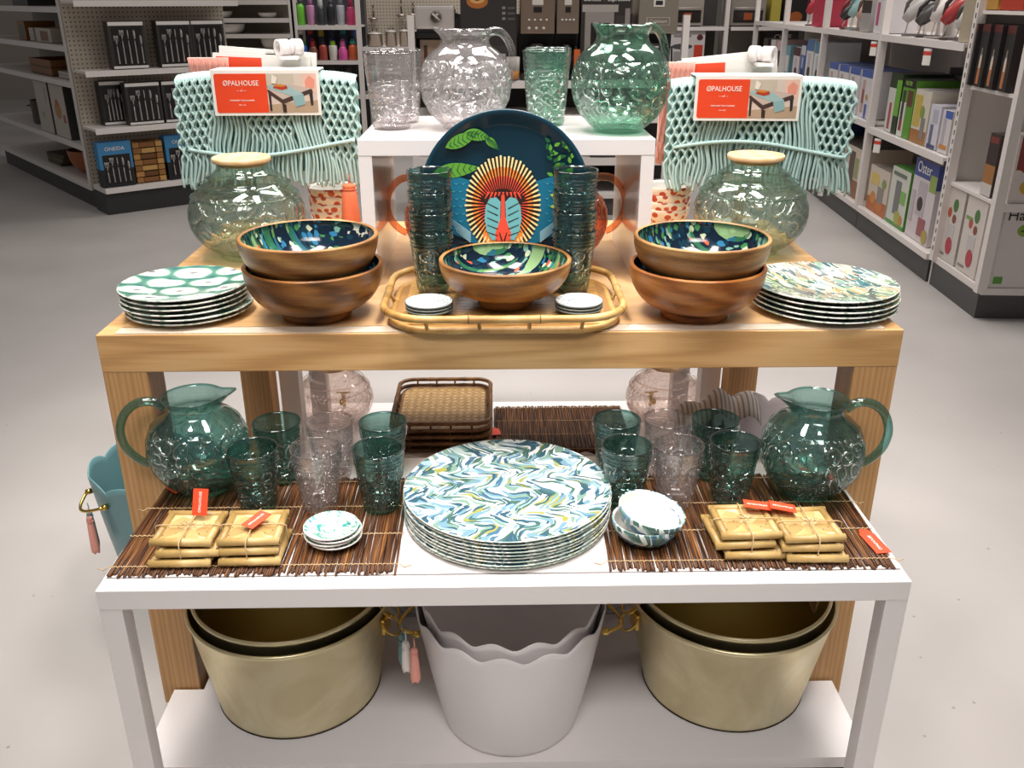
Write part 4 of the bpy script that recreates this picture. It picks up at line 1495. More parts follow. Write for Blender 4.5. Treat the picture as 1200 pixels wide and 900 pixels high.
def shelf_unit(label, fr, x0, x1, depth, zs, base=True, H=1.9, back='c9c1bb', posts=(True, True), lip=.030, bcol=DKBASE, basez=.125, name='shelving_unit', pegb=False, slots=False, z0=0):
    t = thing(name, label, 'shelving', fr.at(x0, 0, 0), fr.r)
    w = x1 - x0
    if base:
        MB().box(0.001, w - .001, .015, depth, 0, basez - .018, bcol).build('kick_base', t)
        MB().box(0.001, w - .001, -.004, depth, basez - .018, basez + .012, WHITE_SHELF, .002).build('base_shelf', t)
    if pegb:
        MB().box(0, w, depth, depth + .012, basez, H, PEG).build('pegboard', t)
    else:
        MB().box(0, w, depth, depth + .015, .0 if base else z0, H, P(back, .6)).build('back_panel', t)
    for z in zs:
        m = MB().box(.002, w - .002, 0, depth, z - .014, z, WHITE_SHELF).box(.002, w - .002, -.006, 0, z - lip, z + .003, WHITE_SHELF)
        m.build('shelf', t)
    for s_, on in zip((0, 1), posts):
        if on:
            x = 0 if s_ == 0 else w
            m = MB().box(x - .019, x + .019, -.008, .03, .0 if not base else basez - .01, H, WHITE_SHELF)
            if slots:
                z = basez + .05
                while z < H:
                    m.box(x - .020, x - .0185, .006, .012, z, z + .02, BLACK)
                    m.box(x - .004, x + .004, -.0088, -.0075, z, z + .02, BLACK)
                    z += .04
            m.build('post', t)
    return t


P0 = (2.006, 3.582)
RF = Frame(P0, -94)          # aisle face; x = -distance along the run
EF = Frame(P0, -4)           # end face towards the camera
RX = lambda s_: -s_


def rbox(label, s0, s1, z, d, h, col, prints=(), text=(), y=.03, turn=0, group=None):
    """box on the long aisle run between s0 (near) and s1 (far)"""
    return product_box(label, RF, -s1 + .003, y, z + .0035, (s1 - s0) - .006, d, h, col, prints, text, turn, group=group)


# end cap section
t = shelf_unit('white end unit of the right aisle shelving, dark base turned to the camera', EF, .02, .86, .52, [.485, .90, 1.20], posts=(True, True), back='d9d2cd')
m = MB().box(-.02, .018, .488, .526, .12, 1.9, WHITE_SHELF)
z = .17
while z < 1.9:
    m.box(-.0215, -.0195, .500, .506, z, z + .02, BLACK)
    z += .04
m.build('post', t)
shelf_unit('right aisle shelving bay with green-edged and blue-banded blender boxes below', RF, -1.665, -.552, .45, [.58, 1.065], posts=(True, False), slots=False)
shelf_unit('second bay of the right aisle shelving with slim blue topped boxes', RF, -2.845, -1.67, .45, [.60, 1.065], posts=(True, False))
shelf_unit('third bay of the right aisle shelving, between second and fourth posts', RF, -3.995, -2.85, .45, [.67, 1.065], posts=(True, False))
shelf_unit('farthest bay of the right aisle shelving', RF, -5.15, -4.0, .45, [.69, 1.065], posts=(True, False))

FR = [('O', .6, .13, .78, .09, '4c7a3c'), ('O', .35, .1, .66, .07, 'b9543a'), ('O', .62, .1, .6, .06, '8a4a3a'), ('F', .35, .72, .3, .52, 'c9c3c2'), ('O', .58, .16, .22, .12, 'b8384a'), ('F', .08, .4, .06, .09, '8a8480')]
rbox('tall grey white blender box, farther of two in the near bay', .325, .535, .137, .20, .325, 'd5cdc6', FR)
rbox('tall grey white blender box, nearer of two in the near bay', .105, .305, .137, .20, .325, 'd9d1ca', FR + [('F', .08, .4, .7, .74, '7aa05a')])
for k, s_ in enumerate((.465, .345, .235, .115)):
    rbox(('farthest', 'second farthest', 'second nearest', 'nearest')[k] + ' of four black bottle boxes, upper near shelf', s_ - .01, s_ + .10, .90, .13, .245, '2b2929',
         [('F', .0, 1, .88, 1, '5a2a28'), ('F', .3, .62, .04, .45, 'b9774f' if k else 'cfc6ba'), ('F', .36, .56, .30, .52, 'd8d2ca'), ('F', .40, .52, .5, .62, '8d867e')], y=.01, turn=-.12)
rbox('black carton with bread picture at the near corner, lower shelf', .115, .215, .485, .13, .25, '3a2e2b', [('F', 0, 1, .2, .5, 'a5713d'), ('F', 0, 1, .0, .2, 'cfc8c2'), ('F', .1, .9, .85, .95, '7c3a34')])
rbox('red and black carton on the top shelf of the near bay', .16, .36, 1.20, .2, .16, 'b23a28', [('F', 0, 1, .5, 1, '1f1f1f')])
rbox('yellow and black carton on the top shelf of the near bay', .38, .52, 1.20, .2, .14, 'b98a3c', [('F', 0, 1, .5, 1, '2a2522')])

product_box('big white juicer carton on the base of the end face', EF, .055, .004, .138, .30, .09, .335, 'ddd6d4',
            [('O', .30, .10, .72, .075, '86a83c'), ('F', .42, .8, .30, .62, 'b7abb0'), ('F', .46, .75, .58, .68, 'a89da4'), ('F', .5, .74, .04, .3, '9fae7a'), ('F', .53, .7, .04, .2, '56702f'), ('F', .02, .14, .05, .14, '5f9a3c'), ('F', .25, .4, .705, .72, '2e3a20')], [('Hamilton', .42, .90, .062, '2c2a2a')])
product_box('white carton with red fruit circles on the middle shelf of the end face', EF, .06, .004, .485, .26, .095, .27, 'd9cfca', [('O', .2, .17, .6, .16, 'a5393a'), ('O', .22, .12, .58, .11, 'd7a08f'), ('O', .3, .2, .25, .13, 'c9a23c'), ('F', 0, .1, .5, 1, '8a3a36')])
product_box('red carton on the upper shelf of the end face', EF, .07, .004, .90, .22, .09, .24, 'a8331f', [('F', .2, .8, .2, .5, 'd9744a')])

rbox('white blender box with wide blue top band at floor level', .655, .955, .137, .24, .385, 'd9d0d3',
     [('F', 0, 1, .78, 1, '3f4f96'), ('T', 0, 1, 0, 1, 'a9a3a8'), ('R', 0, 1, .7, 1, '4a5894'), ('F', .72, 1, .66, .86, '93a956'), ('F', .30, .66, .32, .74, 'bdb4ba'), ('O', .46, .12, .46, .09, '2d2727'), ('F', .5, .8, .08, .3, 'a05a60'), ('O', .85, .12, .1, .09, 'b1a04a'), ('F', .06, .2, .2, .6, 'c2b8bc')], [('Oster', .45, .9, .075, 'f2f0f0')])
rbox('white blender box with green edges at floor level, between blue-banded and juicer cartons', .985, 1.255, .137, .22, .295, 'd4d6cc',
     [('T', 0, 1, 0, 1, '58a03e'), ('F', 0, 1, 0, .06, '4c9438'), ('F', .3, .6, .2, .78, '77797a'), ('F', .62, .9, .42, .64, '7fb35a'), ('O', .6, .16, .16, .12, 'a9b04c'), ('O', .8, .1, .14, .09, 'c98a3c'), ('F', .1, .8, .86, .92, '6b7268'), ('R', 0, .1, 0, 1, '56963e')])
rbox('small white carton with oranges and juicer picture at floor level', 1.275, 1.60, .137, .24, .245, 'd3c6b8',
     [('T', 0, 1, 0, 1, '9c9186'), ('F', 0, 1, 0, .3, 'b9652f'), ('O', .3, .14, .3, .14, 'd48a3c'), ('O', .65, .16, .22, .14, 'c9792f'), ('F', .5, .8, .25, .6, '8f8783'), ('F', .1, .5, .6, .85, 'd9c06a'), ('O', .78, .1, .7, .1, '7f9a48')])
rbox('black carton with green lettering, deep at the back at floor level', 1.15, 1.64, .137, .13, .355, '22241f', [('F', 0, 1, .55, .6, '2f4a20'), ('F', .7, .95, .6, .92, '6a3a28')], [('NINJA', .36, .84, .09, '8fe04f')], y=.29)
rbox('second black carton with green stripe at the back beside the lettered one', .62, 1.14, .137, .13, .38, '232622', [('F', 0, 1, .84, .9, '3f7a2a')], y=.30)
# middle shelf of the first bay
rbox('black and green carton on the middle shelf, nearer one', 1.12, 1.30, .58, .25, .285, '5f9a32', [('T', 0, 1, 0, 1, '1d211a'), ('F', 0, 1, .86, 1, '20241c'), ('F', .0, .45, .0, .6, 'd9d9d2'), ('F', .1, .3, .1, .8, '3d3a38'), ('F', .5, .9, .55, .82, '6b4034'), ('F', .2, .32, .1, .3, 'b23a38')], [('NUTRI', .5, .93, .03, '9fd05c')])
rbox('black green carton with pink blender picture, farther one on the middle shelf', 1.315, 1.50, .58, .25, .30, '2a3a22', [('F', 0, .6, .0, .75, 'cfd0c8'), ('F', .2, .4, .05, .5, 'b04a4a'), ('F', .6, 1, .3, .9, '6fae3c'), ('T', 0, 1, 0, 1, '23271f')])
rbox('white carton with yellow fruit on the middle right shelf', .90, 1.11, .58, .25, .25, 'd8d0bf', [('F', 0, 1, 0, .25, 'a8713f'), ('F', .05, .5, .3, .9, 'c9b356'), ('O', .6, .14, .6, .12, '8aa050'), ('F', .6, .85, .1, .5, '8c8680'), ('T', 0, 1, 0, 1, 'bcb4b4')])
rbox('slim white carton on the middle shelf beside the yellow fruit one', .755, .885, .58, .2, .20, 'd6d3dd', [('F', .2, .5, .1, .55, '6a6f8a'), ('F', .1, .9, .0, .1, '3d4470'), ('F', .3, .8, .6, .9, 'b8b8c6')])
rbox('slim blue topped carton, nearest one on the middle shelf', .62, .735, .58, .2, .19, 'd9d2d2', [('F', .3, 1, .82, 1, '4a66b4'), ('F', .2, .5, .2, .8, 'b5b2bd'), ('F', .1, .9, .1, .2, 'c98a4a')])
rbox('low wide black carton at the back of the middle shelf', .70, 1.45, .58, .12, .33, '2b2a28', [('F', .1, .3, .8, .9, '8a8a84')], y=.31)
# second bay
for k, s_ in enumerate((1.80, 2.03, 2.26, 2.50)):
    rbox(('nearest', 'second', 'third', 'farthest')[k] + ' of four slim blue topped white blender boxes in the second bay', s_, s_ + .20, .60, .25, .26, 'd8d4d6',
         [('T', 0, 1, 0, 1, '5a6fae'), ('F', 0, 1, .86, 1, '4c62a6'), ('F', .2, .45, .1, .8, 'c0a49c'), ('F', .22, .42, .3, .6, '9a5a50'), ('F', .6, .8, .0, .3, '5a66a8'), ('O', .7, .1, .45, .06, 'c09a48')], turn=.0)
rbox('white brown carton at floor level, nearer one of the second bay', 1.80, 2.06, .137, .3, .29, 'cdbfae', [('F', 0, 1, 0, .35, '8a5a3c'), ('F', .2, .6, .3, .9, '5c4a42'), ('T', 0, 1, 0, 1, '4c4a42'), ('F', .65, .9, .4, .8, '93a06a')])
rbox('white carton with food picture at floor level, farther one of the second bay', 2.10, 2.50, .137, .3, .28, 'd6ccc2', [('F', 0, .6, 0, .4, '9c6a44'), ('F', .6, .9, .3, .8, 'b5afac'), ('T', 0, 1, 0, 1, '57524d')])
rbox('dark blue tray carton on the floor level of the second bay, farthest', 2.53, 2.8, .137, .3, .36, '27406e')
for k, (s_, w_, h_, c_, c2) in enumerate([(2.90, .22, .30, 'd4d9da', '5f87a0'), (3.14, .2, .31, 'd9d6d4', '4f77a4'), (3.36, .13, .26, '4a66ae', 'c9ccd6'), (3.52, .2, .24, 'd8ccd0', '4a2a30')]):
    rbox(('nearest', 'second', 'third', 'farthest')[k] + ' carton on the middle shelf of the third bay', s_, s_ + w_, .67, .25, h_, c_, [('F', 0, 1, .75, 1, c2), ('O', .5, .2, .3, .14, '3a3436'), ('F', .3, .6, .4, .7, 'b9b9bd')])
for k, (s_, c_, c2) in enumerate([(3.80, '6f9aa6', 'd9cfc8'), (4.10, 'd9b3b8', '4a3a38'), (4.35, 'd6cfca', '7c3a42'), (4.65, '3a3430', 'b9a04c')]):
    rbox(('first', 'second', 'third', 'last')[k] + ' of the small far cartons at the end of the right aisle', s_ + .03, s_ + .20, .69 if k else .67, .25, .24, c_, [('F', .2, .8, .2, .7, c2)])
# price flags under the shelf edges
for k, (s_, z) in enumerate([(.95, 1.03), (1.75, 1.03), (1.45, .545), (2.05, .565), (2.4, .12)]):
    tag(MB().box(-.02, .02, -.003, .0, -.075, 0, CARD).box(-.02, .02, -.0034, -.0028, -.03, -.012, P('d9483a', .5)).build('price_flag', loc=RF.at(-s_, -.006, z - .002), rz=RF.r + .7),
        'small white paper price flag ' + ('under the top shelf, nearer one', 'under the top shelf, farther one', 'under the middle shelf, nearer one', 'under the middle shelf, farther one', 'at the base shelf of the second bay')[k], 'price flag')


# hand mixers and kitchen gadgets on the top shelf
def hand_mixer(label, fr, x, y, z, body, dark, h=.19, turn=0.0):
    t = thing('hand_mixer', label, 'hand mixer', fr.at(x, y, z + .0035), fr.r + turn)
    MB().box(-.05, .05, -.05, .07, 0, .008, P(dark, .5), .002).box(-.045, .045, .055, .065, .006, h, P('cfc9c5', .5)).build('display_card', t)
    m = MB()
    m.tube([(0, .05, h * .86), (0, .02, h * .72), (0, -.015, h * .52), (0, -.045, h * .34)], [.020, .034, .036, .022], P(body, .35), 14)
    m.build('motor_body', t)
    MB().tube([(0, .045, h * .95), (0, -.005, h * .98), (0, -.042, h * .74), (0, -.048, h * .5)], [.011, .011, .010, .009], P(dark, .4), 10).build('handle', t)
    MB().cyl((-.012, -.02, h * .45), (-.014, -.035, .012), .003, SILVER, 6).cyl((.012, -.02, h * .45), (.014, -.035, .012), .003, SILVER, 6).build('beater', t)
    return t


cols = [('c9c4c2', '4a4644', 'silver grey'), ('a83a3a', '3a2a2a', 'dark red'), ('d6d0cc', '8c8680', 'white'), ('4d4a4a', '2a2828', 'charcoal'), ('b5b0ae', '5a5654', 'light grey'),
        ('9fc4c4', '6f8c8c', 'mint'), ('3a3636', '7a2e2c', 'black'), ('cfa494', '6a4a40', 'peach'), ('b93b48', '5a2026', 'raspberry')]
for k, s_ in enumerate((.80, .95, 1.10, 1.28, 1.47, 2.45, 2.62, 2.28, 3.5)):
    b, d_, nm = cols[k]
    hand_mixer(f'{nm} hand mixer on the top shelf of the right aisle', RF, -s_, .09, 1.065, b, d_, .18 + .03 * (k % 3), random.uniform(-.5, .5))
rbox('slim white and pink carton on the top shelf above the slim boxes', 1.80, 1.92, 1.065, .2, .2, 'd6d2d6', [('F', .2, .6, .2, .8, 'b9577c')])
rbox('grey bowl shaped carton on the top shelf', 2.00, 2.18, 1.065, .2, .17, 'a39e9b', [('F', 0, 1, .6, 1, '3a3432')])
rbox('tall beige carton on the top shelf at the near end of the run', .60, .72, 1.065, .2, .2, 'a89c86')
rbox('crimson bag-shaped carton on the top shelf of the third bay', 3.12, 3.30, 1.065, .2, .24, 'b03048')

# ------------------------------------------------------------------ left shelving island (turned about 40 degrees)
A = (-2.40, 5.66)
LE = Frame(A, 39)            # end cap with the cutlery sets
LL = Frame(A, -51)           # long side, x = -distance
t = shelf_unit('left cutlery end cap with grey pegboard and dark base', LE, .0, 1.0, .24, [.52, .85, 1.235], pegb=True, posts=(False, False), bcol=DKBASE_L, basez=.15, H=1.9)
t = shelf_unit('long side of the left shelving island, dim shelves of boards, boxes and bowls', LL, -2.6, -.285, .42, [.39, .77, .98, 1.20], posts=(False, True), bcol=DKBASE_L, basez=.13, back='8c857b')
t = thing('corner_panel', 'grey upright panel at the corner of the left island, between its two faces', 'panel', LE.at(0, .2535, 0), LE.r)
MB().box(.02, .40, 0, .005, .14, 1.9, P('8f867f', .4)).build('sheet', t)
MB().box(-.003, .019, -.012, .006, .14, 1.9, P('a59b94', .35)).build('edge_trim', t)


def cutlery_box(label, x, z, col, y=.05, w=.215, h=.285, band=None, group=None, d=.07, open_=False, turn=0.0):
    t = thing('cutlery_set_box', label, 'cutlery set', LE.at(x + w / 2, y + d / 2, z + .0035), LE.r + turn, group)
    t.rotation_euler.x = 0
    m = MB().box(-w / 2, w / 2, -d / 2, d / 2, 0, h, P(col, .5))
    if band:
        m.box(-w / 2 - .001, w / 2 + .001, -d / 2 - .001, d / 2 + .001, h * .40, h + .001, P(band, .5))
    m.build('carton', t)
    MB().box(-w / 2 + .02, w / 2 - .014, -d / 2 - .002, -d / 2, h * .07, h * (.72 if band else .88), BLACK).build('window', t)
    if band:
        letters('lettering', 'ONEIDA', .032, t, (0, -d / 2 - .004, h * .85), CARD)
    else:
        MB().box(-w / 2 + .004, w / 2 - .004, -d / 2 - .003, -d / 2, h * .91, h * .985, CARD).build('white_band', t)
        MB().box(-w / 2 + .004, w / 2 - .004, -d / 2 - .003, -d / 2, h * .01, h * .065, CARD).build('white_band', t)
    top = h * (.66 if band else .82)
    for k in range(5):
        xx = -w / 2 + .038 + k * (w - .07) / 4
        spoon = k >= 3
        tp = top * (.86 if k in (0, 4) else 1)
        m = MB()
        yq = -d / 2 - .0065
        m.tube([(xx, yq, h * .11), (xx, yq, tp - .06)], [.013, .0055], SILVER, 8, flat=.35)
        if spoon:
            m.tube([(xx, yq, tp - .055), (xx, yq, tp - .045), (xx, yq, tp - .025), (xx, yq, tp - .008), (xx, yq, tp)], [.005, .016, .020, .015, .004], SILVER, 10, flat=.3)
        elif k == 2:
            m.tube([(xx, yq, tp - .052), (xx, yq, tp - .03), (xx, yq, tp)], [.004, .0105, .006], SILVER, 8, flat=.3)
        else:
            m.tube([(xx, yq, tp - .055), (xx, yq, tp - .035), (xx, yq, tp - .028)], [.004, .013, .0135], SILVER, 8, flat=.3)
            for q in range(4):
                m.tube([(xx - .0105 + q * .007, yq, tp - .03), (xx - .0105 + q * .007, yq, tp)], .002, SILVER, 5)
        m.build(('fork', 'fork', 'knife', 'spoon', 'spoon')[k], t)
    return t


B = '343230'
cutlery_box('black cutlery box standing alone at the left of the upper end cap shelf', .185, .85, B, h=.27)
cutlery_box('black cutlery box in the middle of the upper end cap shelf', .475, .85, B, h=.27)
cutlery_box('black cutlery box at the right of the upper end cap shelf', .700, .85, B, h=.27, y=.07)
cutlery_box('black cutlery box, front left one on the middle end cap shelf', .225, .52, B, h=.25, y=.04)
cutlery_box('black cutlery box, right one on the middle end cap shelf', .450, .52, B, h=.25, y=.04)
cutlery_box('black cutlery box peeking out at back left, middle end cap shelf', .105, .52, '242322', h=.26, y=.14, w=.16)
cutlery_box('blue topped cutlery box at the left corner of the bottom end cap shelf', .005, .162, '1d1f22', h=.27, band='3d86b8', y=.035, w=.20)
cutlery_box('blue topped cutlery box right of the wooden organiser, bottom shelf', .425, .162, '1d1f22', h=.275, band='3d86b8', y=.05, w=.21)
t = thing('wooden_organiser', 'slatted wooden organiser between two blue cutlery boxes on the bottom end cap shelf', 'organiser', LE.at(.315, .10, .166), LE.r)
m = MB()
for k in range(7):
    m.box(-.095, -.055 + .01 * (k % 2), -.05, .05, .003 + k * .036, .034 + k * .036, P(['a5743c', 'b98848', '8f6030'][k % 3], .45))
    m.box(-.05 + .01 * (k % 2), .045, -.045, .05, .003 + k * .036, .032 + k * .036, P(['8a5a2c', '6f4520', 'c49a58'][k % 3], .45))
    m.box(.05, .09, -.05, .05, .003 + k * .036, .034 + k * .036, P(['c49656', '9a6a34', 'ad7c40'][k % 3], .45))
m.build('slats', t)
MB().box(-.1, .095, .05, .056, 0, .255, P('7a5028', .5)).build('back_board', t)

# long side goods
product_box('white gift carton with dessert picture and dark side, low left shelf', LL, -.93, .02, .394, .33, .22, .335, '3c3c3a', [('F', 0, .97, 0, 1, 'c9bfb4'), ('O', .42, .22, .52, .17, 'b9803c'), ('O', .4, .1, .66, .07, 'b4502c'), ('F', .7, .85, .3, .45, '9a4a30')])
product_box('white gift carton, left one on the low left shelf', LL, -1.30, .02, .394, .33, .22, .335, '4a4744', [('F', 0, .97, 0, 1, 'c2b9b0'), ('F', .7, .8, .6, .9, '9c948c'), ('F', .3, .5, .3, .4, 'a89a90')])


def simple_bowl(label, loc, R, H, F, mat, name='bowl', cat='bowl', inner=None, group=None, seg=32):
    t = thing(name, label, cat, loc, 0, group)
    pr = [(0, 0), (F, 0), (F, .004)] + [(F + (R - F) * math.sin(q / 8 * PI / 2), .004 + (H - .004) * (1 - math.cos(q / 8 * PI / 2))) for q in range(1, 9)] + [(R - .001, H + .001), (R - .004, H)]
    MB().lathe(pr, mat, seg).build('outside', t)
    MB().lathe([(R - .004, H)] + [(F - .003 + (R - F) * math.sin(q / 8 * PI / 2), .009 + (H - .009) * (1 - math.cos(q / 8 * PI / 2))) for q in range(8, -1, -1)] + [(0, .009)], inner or mat, seg).build('inside', t)
    return t


TERRA = P('a9623a', .5)
simple_bowl('large terracotta bowl on the bottom shelf of the left island', LL.at(-.82, .2, .142), .165, .155, .06, TERRA)
simple_bowl('small shallow terracotta dish on the bottom shelf near the left corner', LL.at(-.45, .18, .142), .10, .035, .05, TERRA, 'shallow_dish', 'dish')
for k in range(3):
    MBx = MB().box(-.16, .16, -.12, .12, 0, .026, P(['4c4632', '5c5238', '443c2a'][k], .6), .004)
    tag(MBx.build('cutting_board', loc=LL.at(-1.35 + .02 * k, .19, .1425 + .0265 * k), rz=LL.r + .05 * k), f'dark olive board, {ordinal(k, 3)} of the stack beside the terracotta bowl', 'cutting board', 'dark boards on the bottom left shelf')
t = thing('stock_pot', 'dark steel pot at the far left of the low left shelf', 'pot', LL.at(-1.72, .2, .394))
MB().lathe([(0, 0), (.12, 0), (.125, .006), (.125, .16), (.129, .163), (.122, .163), (.12, .01), (0, .01)], STEEL_D, 40).build('pot_body', t)
MB().tube([(.125, -.03, .12), (.155, -.02, .12), (.155, .02, .12), (.125, .03, .12)], .005, STEEL_D, 8).build('handle', t)
MB().tube([(-.125, -.03, .12), (-.155, -.02, .12), (-.155, .02, .12), (-.125, .03, .12)], .005, STEEL_D, 8).build('handle', t)
for k in range(2):
    t = thing('wooden_tray', ('lower' if k == 0 else 'upper') + ' brown wooden tray on the second shelf of the left island', 'tray', LL.at(-1.15, .2, .774 + k * .05), LL.r)
    MB().box(-.26, .26, -.15, .15, 0, .01, P('6a4526', .5)).build('base_board', t)
    m = MB()
    m.box(-.26, .26, -.15, -.138, .0101, .048, P('8a5a2c', .5)).box(-.26, .26, .138, .15, .0101, .048, P('8a5a2c', .5)).box(-.26, -.248, -.138, .138, .0101, .048, P('8a5a2c', .5)).box(.248, .26, -.138, .138, .0101, .048, P('8a5a2c', .5))
    m.build('rim', t)
for k in range(2):
    tag(MB().box(-.16, .16, -.12, .12, 0, .02, P('c9c2b8', .5), .003).build('white_board', loc=LL.at(-.62, .18, .774 + .0205 * k), rz=LL.r), f'{("lower", "upper")[k]} thin white serving board on the second left shelf', 'board')
for k in range(4):
    tag(MB().box(-.055, .055, -.05, .05, 0, .02, P('cfc8be', .5), .003).build('white_block', loc=LL.at(-1.30, .12, .9845 + .0205 * k), rz=LL.r), f'small white box, {ordinal(k, 4)} of the pile, third left shelf', 'box', 'pile of small white boxes')
product_box('white and brown carton beside the pile of small white boxes', LL, -1.15, .06, .984, .36, .2, .085, 'c5bcae', [('F', .3, .8, .1, .8, '7a4a22')])
product_box('dark orange carton left of the pile of small white boxes', LL, -1.60, .06, .984, .2, .2, .12, '8a5a22', [('F', .2, .8, .1, .8, '3c4a30')])
product_box('dark folded goods carton on the top left shelf', LL, -1.6, .06, 1.204, .4, .2, .1, '2a2624')

# ------------------------------------------------------------------ far back shelving
BF = Frame((0, 8.0), 0)
shelf_unit('far white shelving bay with white bowls, behind the left runner', BF, -2.75, -1.64, .42, [.86, .98, 1.10, 1.235], base=True, posts=(False, True), back='a9a297')
shelf_unit('far shelving bay crowded with colourful drink bottles', BF, -1.62, -1.10, .42, [.50, .775, 1.045], posts=(True, True), back='3a3a40')
shelf_unit('far shelving bay with steel cookware on a pale pegboard', BF, -1.08, .35, .42, [.50, .88], pegb=True, posts=(False, False))
for x, z, R, H, lab in [(-2.25, 1.10, .10, .05, 'wide white bowl on the upper far shelf, behind the left runner'), (-1.86, 1.10, .075, .04, 'small white bowl on the upper far shelf, nearer the bottle rack'), (-1.86, .86, .075, .085, 'deep white bowl on the lower far shelf left of the bottle rack'), (-2.18, .98, .12, .075, 'white flared bowl on the middle far shelf')]:
    simple_bowl(lab, BF.at(x, .10 + R * .2, z + .0035), R, H, R * .5, CER_WHITE)
product_box('narrow red carton on the far shelf above the cutlery boxes', BF, -2.50, .02, 1.1035, .08, .15, .12, 'b3262a')


def bottle(label, x, y, z, body, cap, r=.034, h=.19, kind=0, group='drink bottles on the far rack'):
    t = thing('drink_bottle', label, 'bottle', BF.at(x, y, z + .0035), 0, group)
    if kind == 0:
        pr = [(0, 0), (r * .9, 0), (r, .004), (r, h * .68), (r * .92, h * .74), (r * .55, h * .80), (r * .55, h * .84), (0, h * .84)]
    elif kind == 1:
        pr = [(0, 0), (r * .8, 0), (r * .85, .004), (r, h * .4), (r * 1.02, h * .72), (r * .95, h * .76), (0, h * .76)]
    else:
        pr = [(0, 0), (r * 1.05, 0), (r * 1.1, .004), (r * 1.1, h * .5), (r * .8, h * .62), (r * .78, h * .7), (0, h * .7)]
    MB().lathe(pr, P(body, .35), 20).build('bottle_body', t)
    zt_ = pr[-1][1]
    m = MB().lathe([(0, zt_), (r * .62, zt_), (r * .66, zt_ + .004), (r * .6, h * .96), (r * .4, h), (0, h)], P(cap, .4), 16)
    if kind != 1:
        m.tube([(r * .3, 0, h * .97), (r * .3, 0, h * 1.07), (-r * .3, 0, h * 1.07), (-r * .3, 0, h * .97)], .004, P(cap, .4), 6)
    m.build('cap', t)
    return t


bc = [('6fc23c', '3a3a3a', 'lime green'), ('c58ab0', '8a5a80', 'lilac'), ('3a3d42', 'b9b9b9', 'charcoal'), ('2a2c30', '4c4c50', 'black'), ('b9bcc6', '6a6c74', 'pale grey'), ('d4487a', 'a03058', 'hot pink')]
for k, (b_, c_, nm) in enumerate(bc):
    bottle(f'{nm} drink bottle on the upper shelf of the far bottle rack', -1.575 + k * .082, .06, 1.045, b_, c_, .033, .20, k % 3)
bc = [('2f5fae', '2f9a4a', 'royal blue'), ('7a4a3a', 'a83030', 'brown'), ('a8483c', '2f2f34', 'rust'), ('d6d6cc', 'a5d02c', 'white and lime'), ('d65aa0', 'e070b0', 'bright pink'), ('d66a3c', '40b0a0', 'orange and teal')]
for k, (b_, c_, nm) in enumerate(bc):
    bottle(f'{nm} drink bottle in the front row of the lower far rack', -1.575 + k * .082, .05, .775, b_, c_, .036, .15, (k + 1) % 3)
bc = [('3a2f50', 'b83a34', 'dark purple'), ('30343c', 'c9b23c', 'slate'), ('2f4a8a', '26324c', 'navy'), ('24445c', '2f7a8a', 'deep teal'), ('2a3048', '40508a', 'midnight')]
for k, (b_, c_, nm) in enumerate(bc):
    bottle(f'taller {nm} drink bottle in the back row of the lower far rack', -1.53 + k * .09, .17, .775, b_, c_, .038, .235, k % 3)
for k, c_ in enumerate(('b0463c', 'c98a4a', '7a8aa0')):
    bottle(('red', 'amber', 'grey blue')[k] + ' drink bottle on the lowest shelf of the far rack', -1.50 + k * .14, .08, .50, c_, '3a3a3a', .04, .21, k)


def cookpot(label, x, z, r, h, cover=True):
    t = thing('lidded_pot', label, 'pot', BF.at(x, .13, z + .0035))
    MB().lathe([(0, 0), (r * .95, 0), (r, .006), (r, h), (r + .004, h + .002), (r - .002, h + .002), (r - .003, .01), (0, .01)], STEEL, 32).build('pot_body', t)
    if cover:
        MB().lathe([(0, h + .003), (r, h + .003), (r * .9, h + .012), (r * .3, h + .022), (0, h + .024)], SILVER, 32).build('lid', t)
        MB().tube([(-r * .3, 0, h + .02), (-r * .25, 0, h + .05), (r * .25, 0, h + .05), (r * .3, 0, h + .02)], .005, STEEL_D, 8).build('lid_handle', t)


cookpot('small steel pot with lid, leftmost on the far pegboard shelf', -.985, .88, .065, .09)
cookpot('narrow steel pot with lid, second on the far pegboard shelf', -.85, .88, .048, .105)
cookpot('narrow steel pot with lid, third on the far pegboard shelf', -.74, .88, .042, .110)
cookpot('wide steel pot with lid, fourth on the far pegboard shelf', -.60, .88, .072, .105)
for k, (x, z, h_, lab) in enumerate([(-1.02, 1.18, .2, 'grey'), (-.78, 1.22, .22, 'dark'), (-.68, 1.20, .18, 'steel')]):
    t = thing('hanging_ladle', f'{lab} ladle hanging on the far pegboard above the steel pots', 'kitchen utensil', BF.at(x, .395, z))
    MB().cyl((0, -.008, 0), (0, -.012, -h_ * .6 + .04), .007, STEEL_D, 8).cyl((0, .03, .02), (0, -.02, .02), .003, SILVER, 6).tube([(0, -.008, 0), (0, -.01, .03)], .006, STEEL_D, 8).build('shaft', t)
    MB().lathe([(0, 0), (.02, .004), (.034, .02), (.038, .04), (.035, .04), (.03, .022), (.018, .008), (0, .004)], STEEL, 20, cz=-h_ * .6, cy=-.03).build('scoop', t)

# ------------------------------------------------------------------ appliance island behind the riser
AF = Frame((0, 5.6), 0)
t = shelf_unit('low appliance island behind the riser, black back and white shelf edges', AF, -.47, 1.12, .5, [.35, .60, .80], posts=(True, True), back='2b2826', H=1.16, lip=.04)


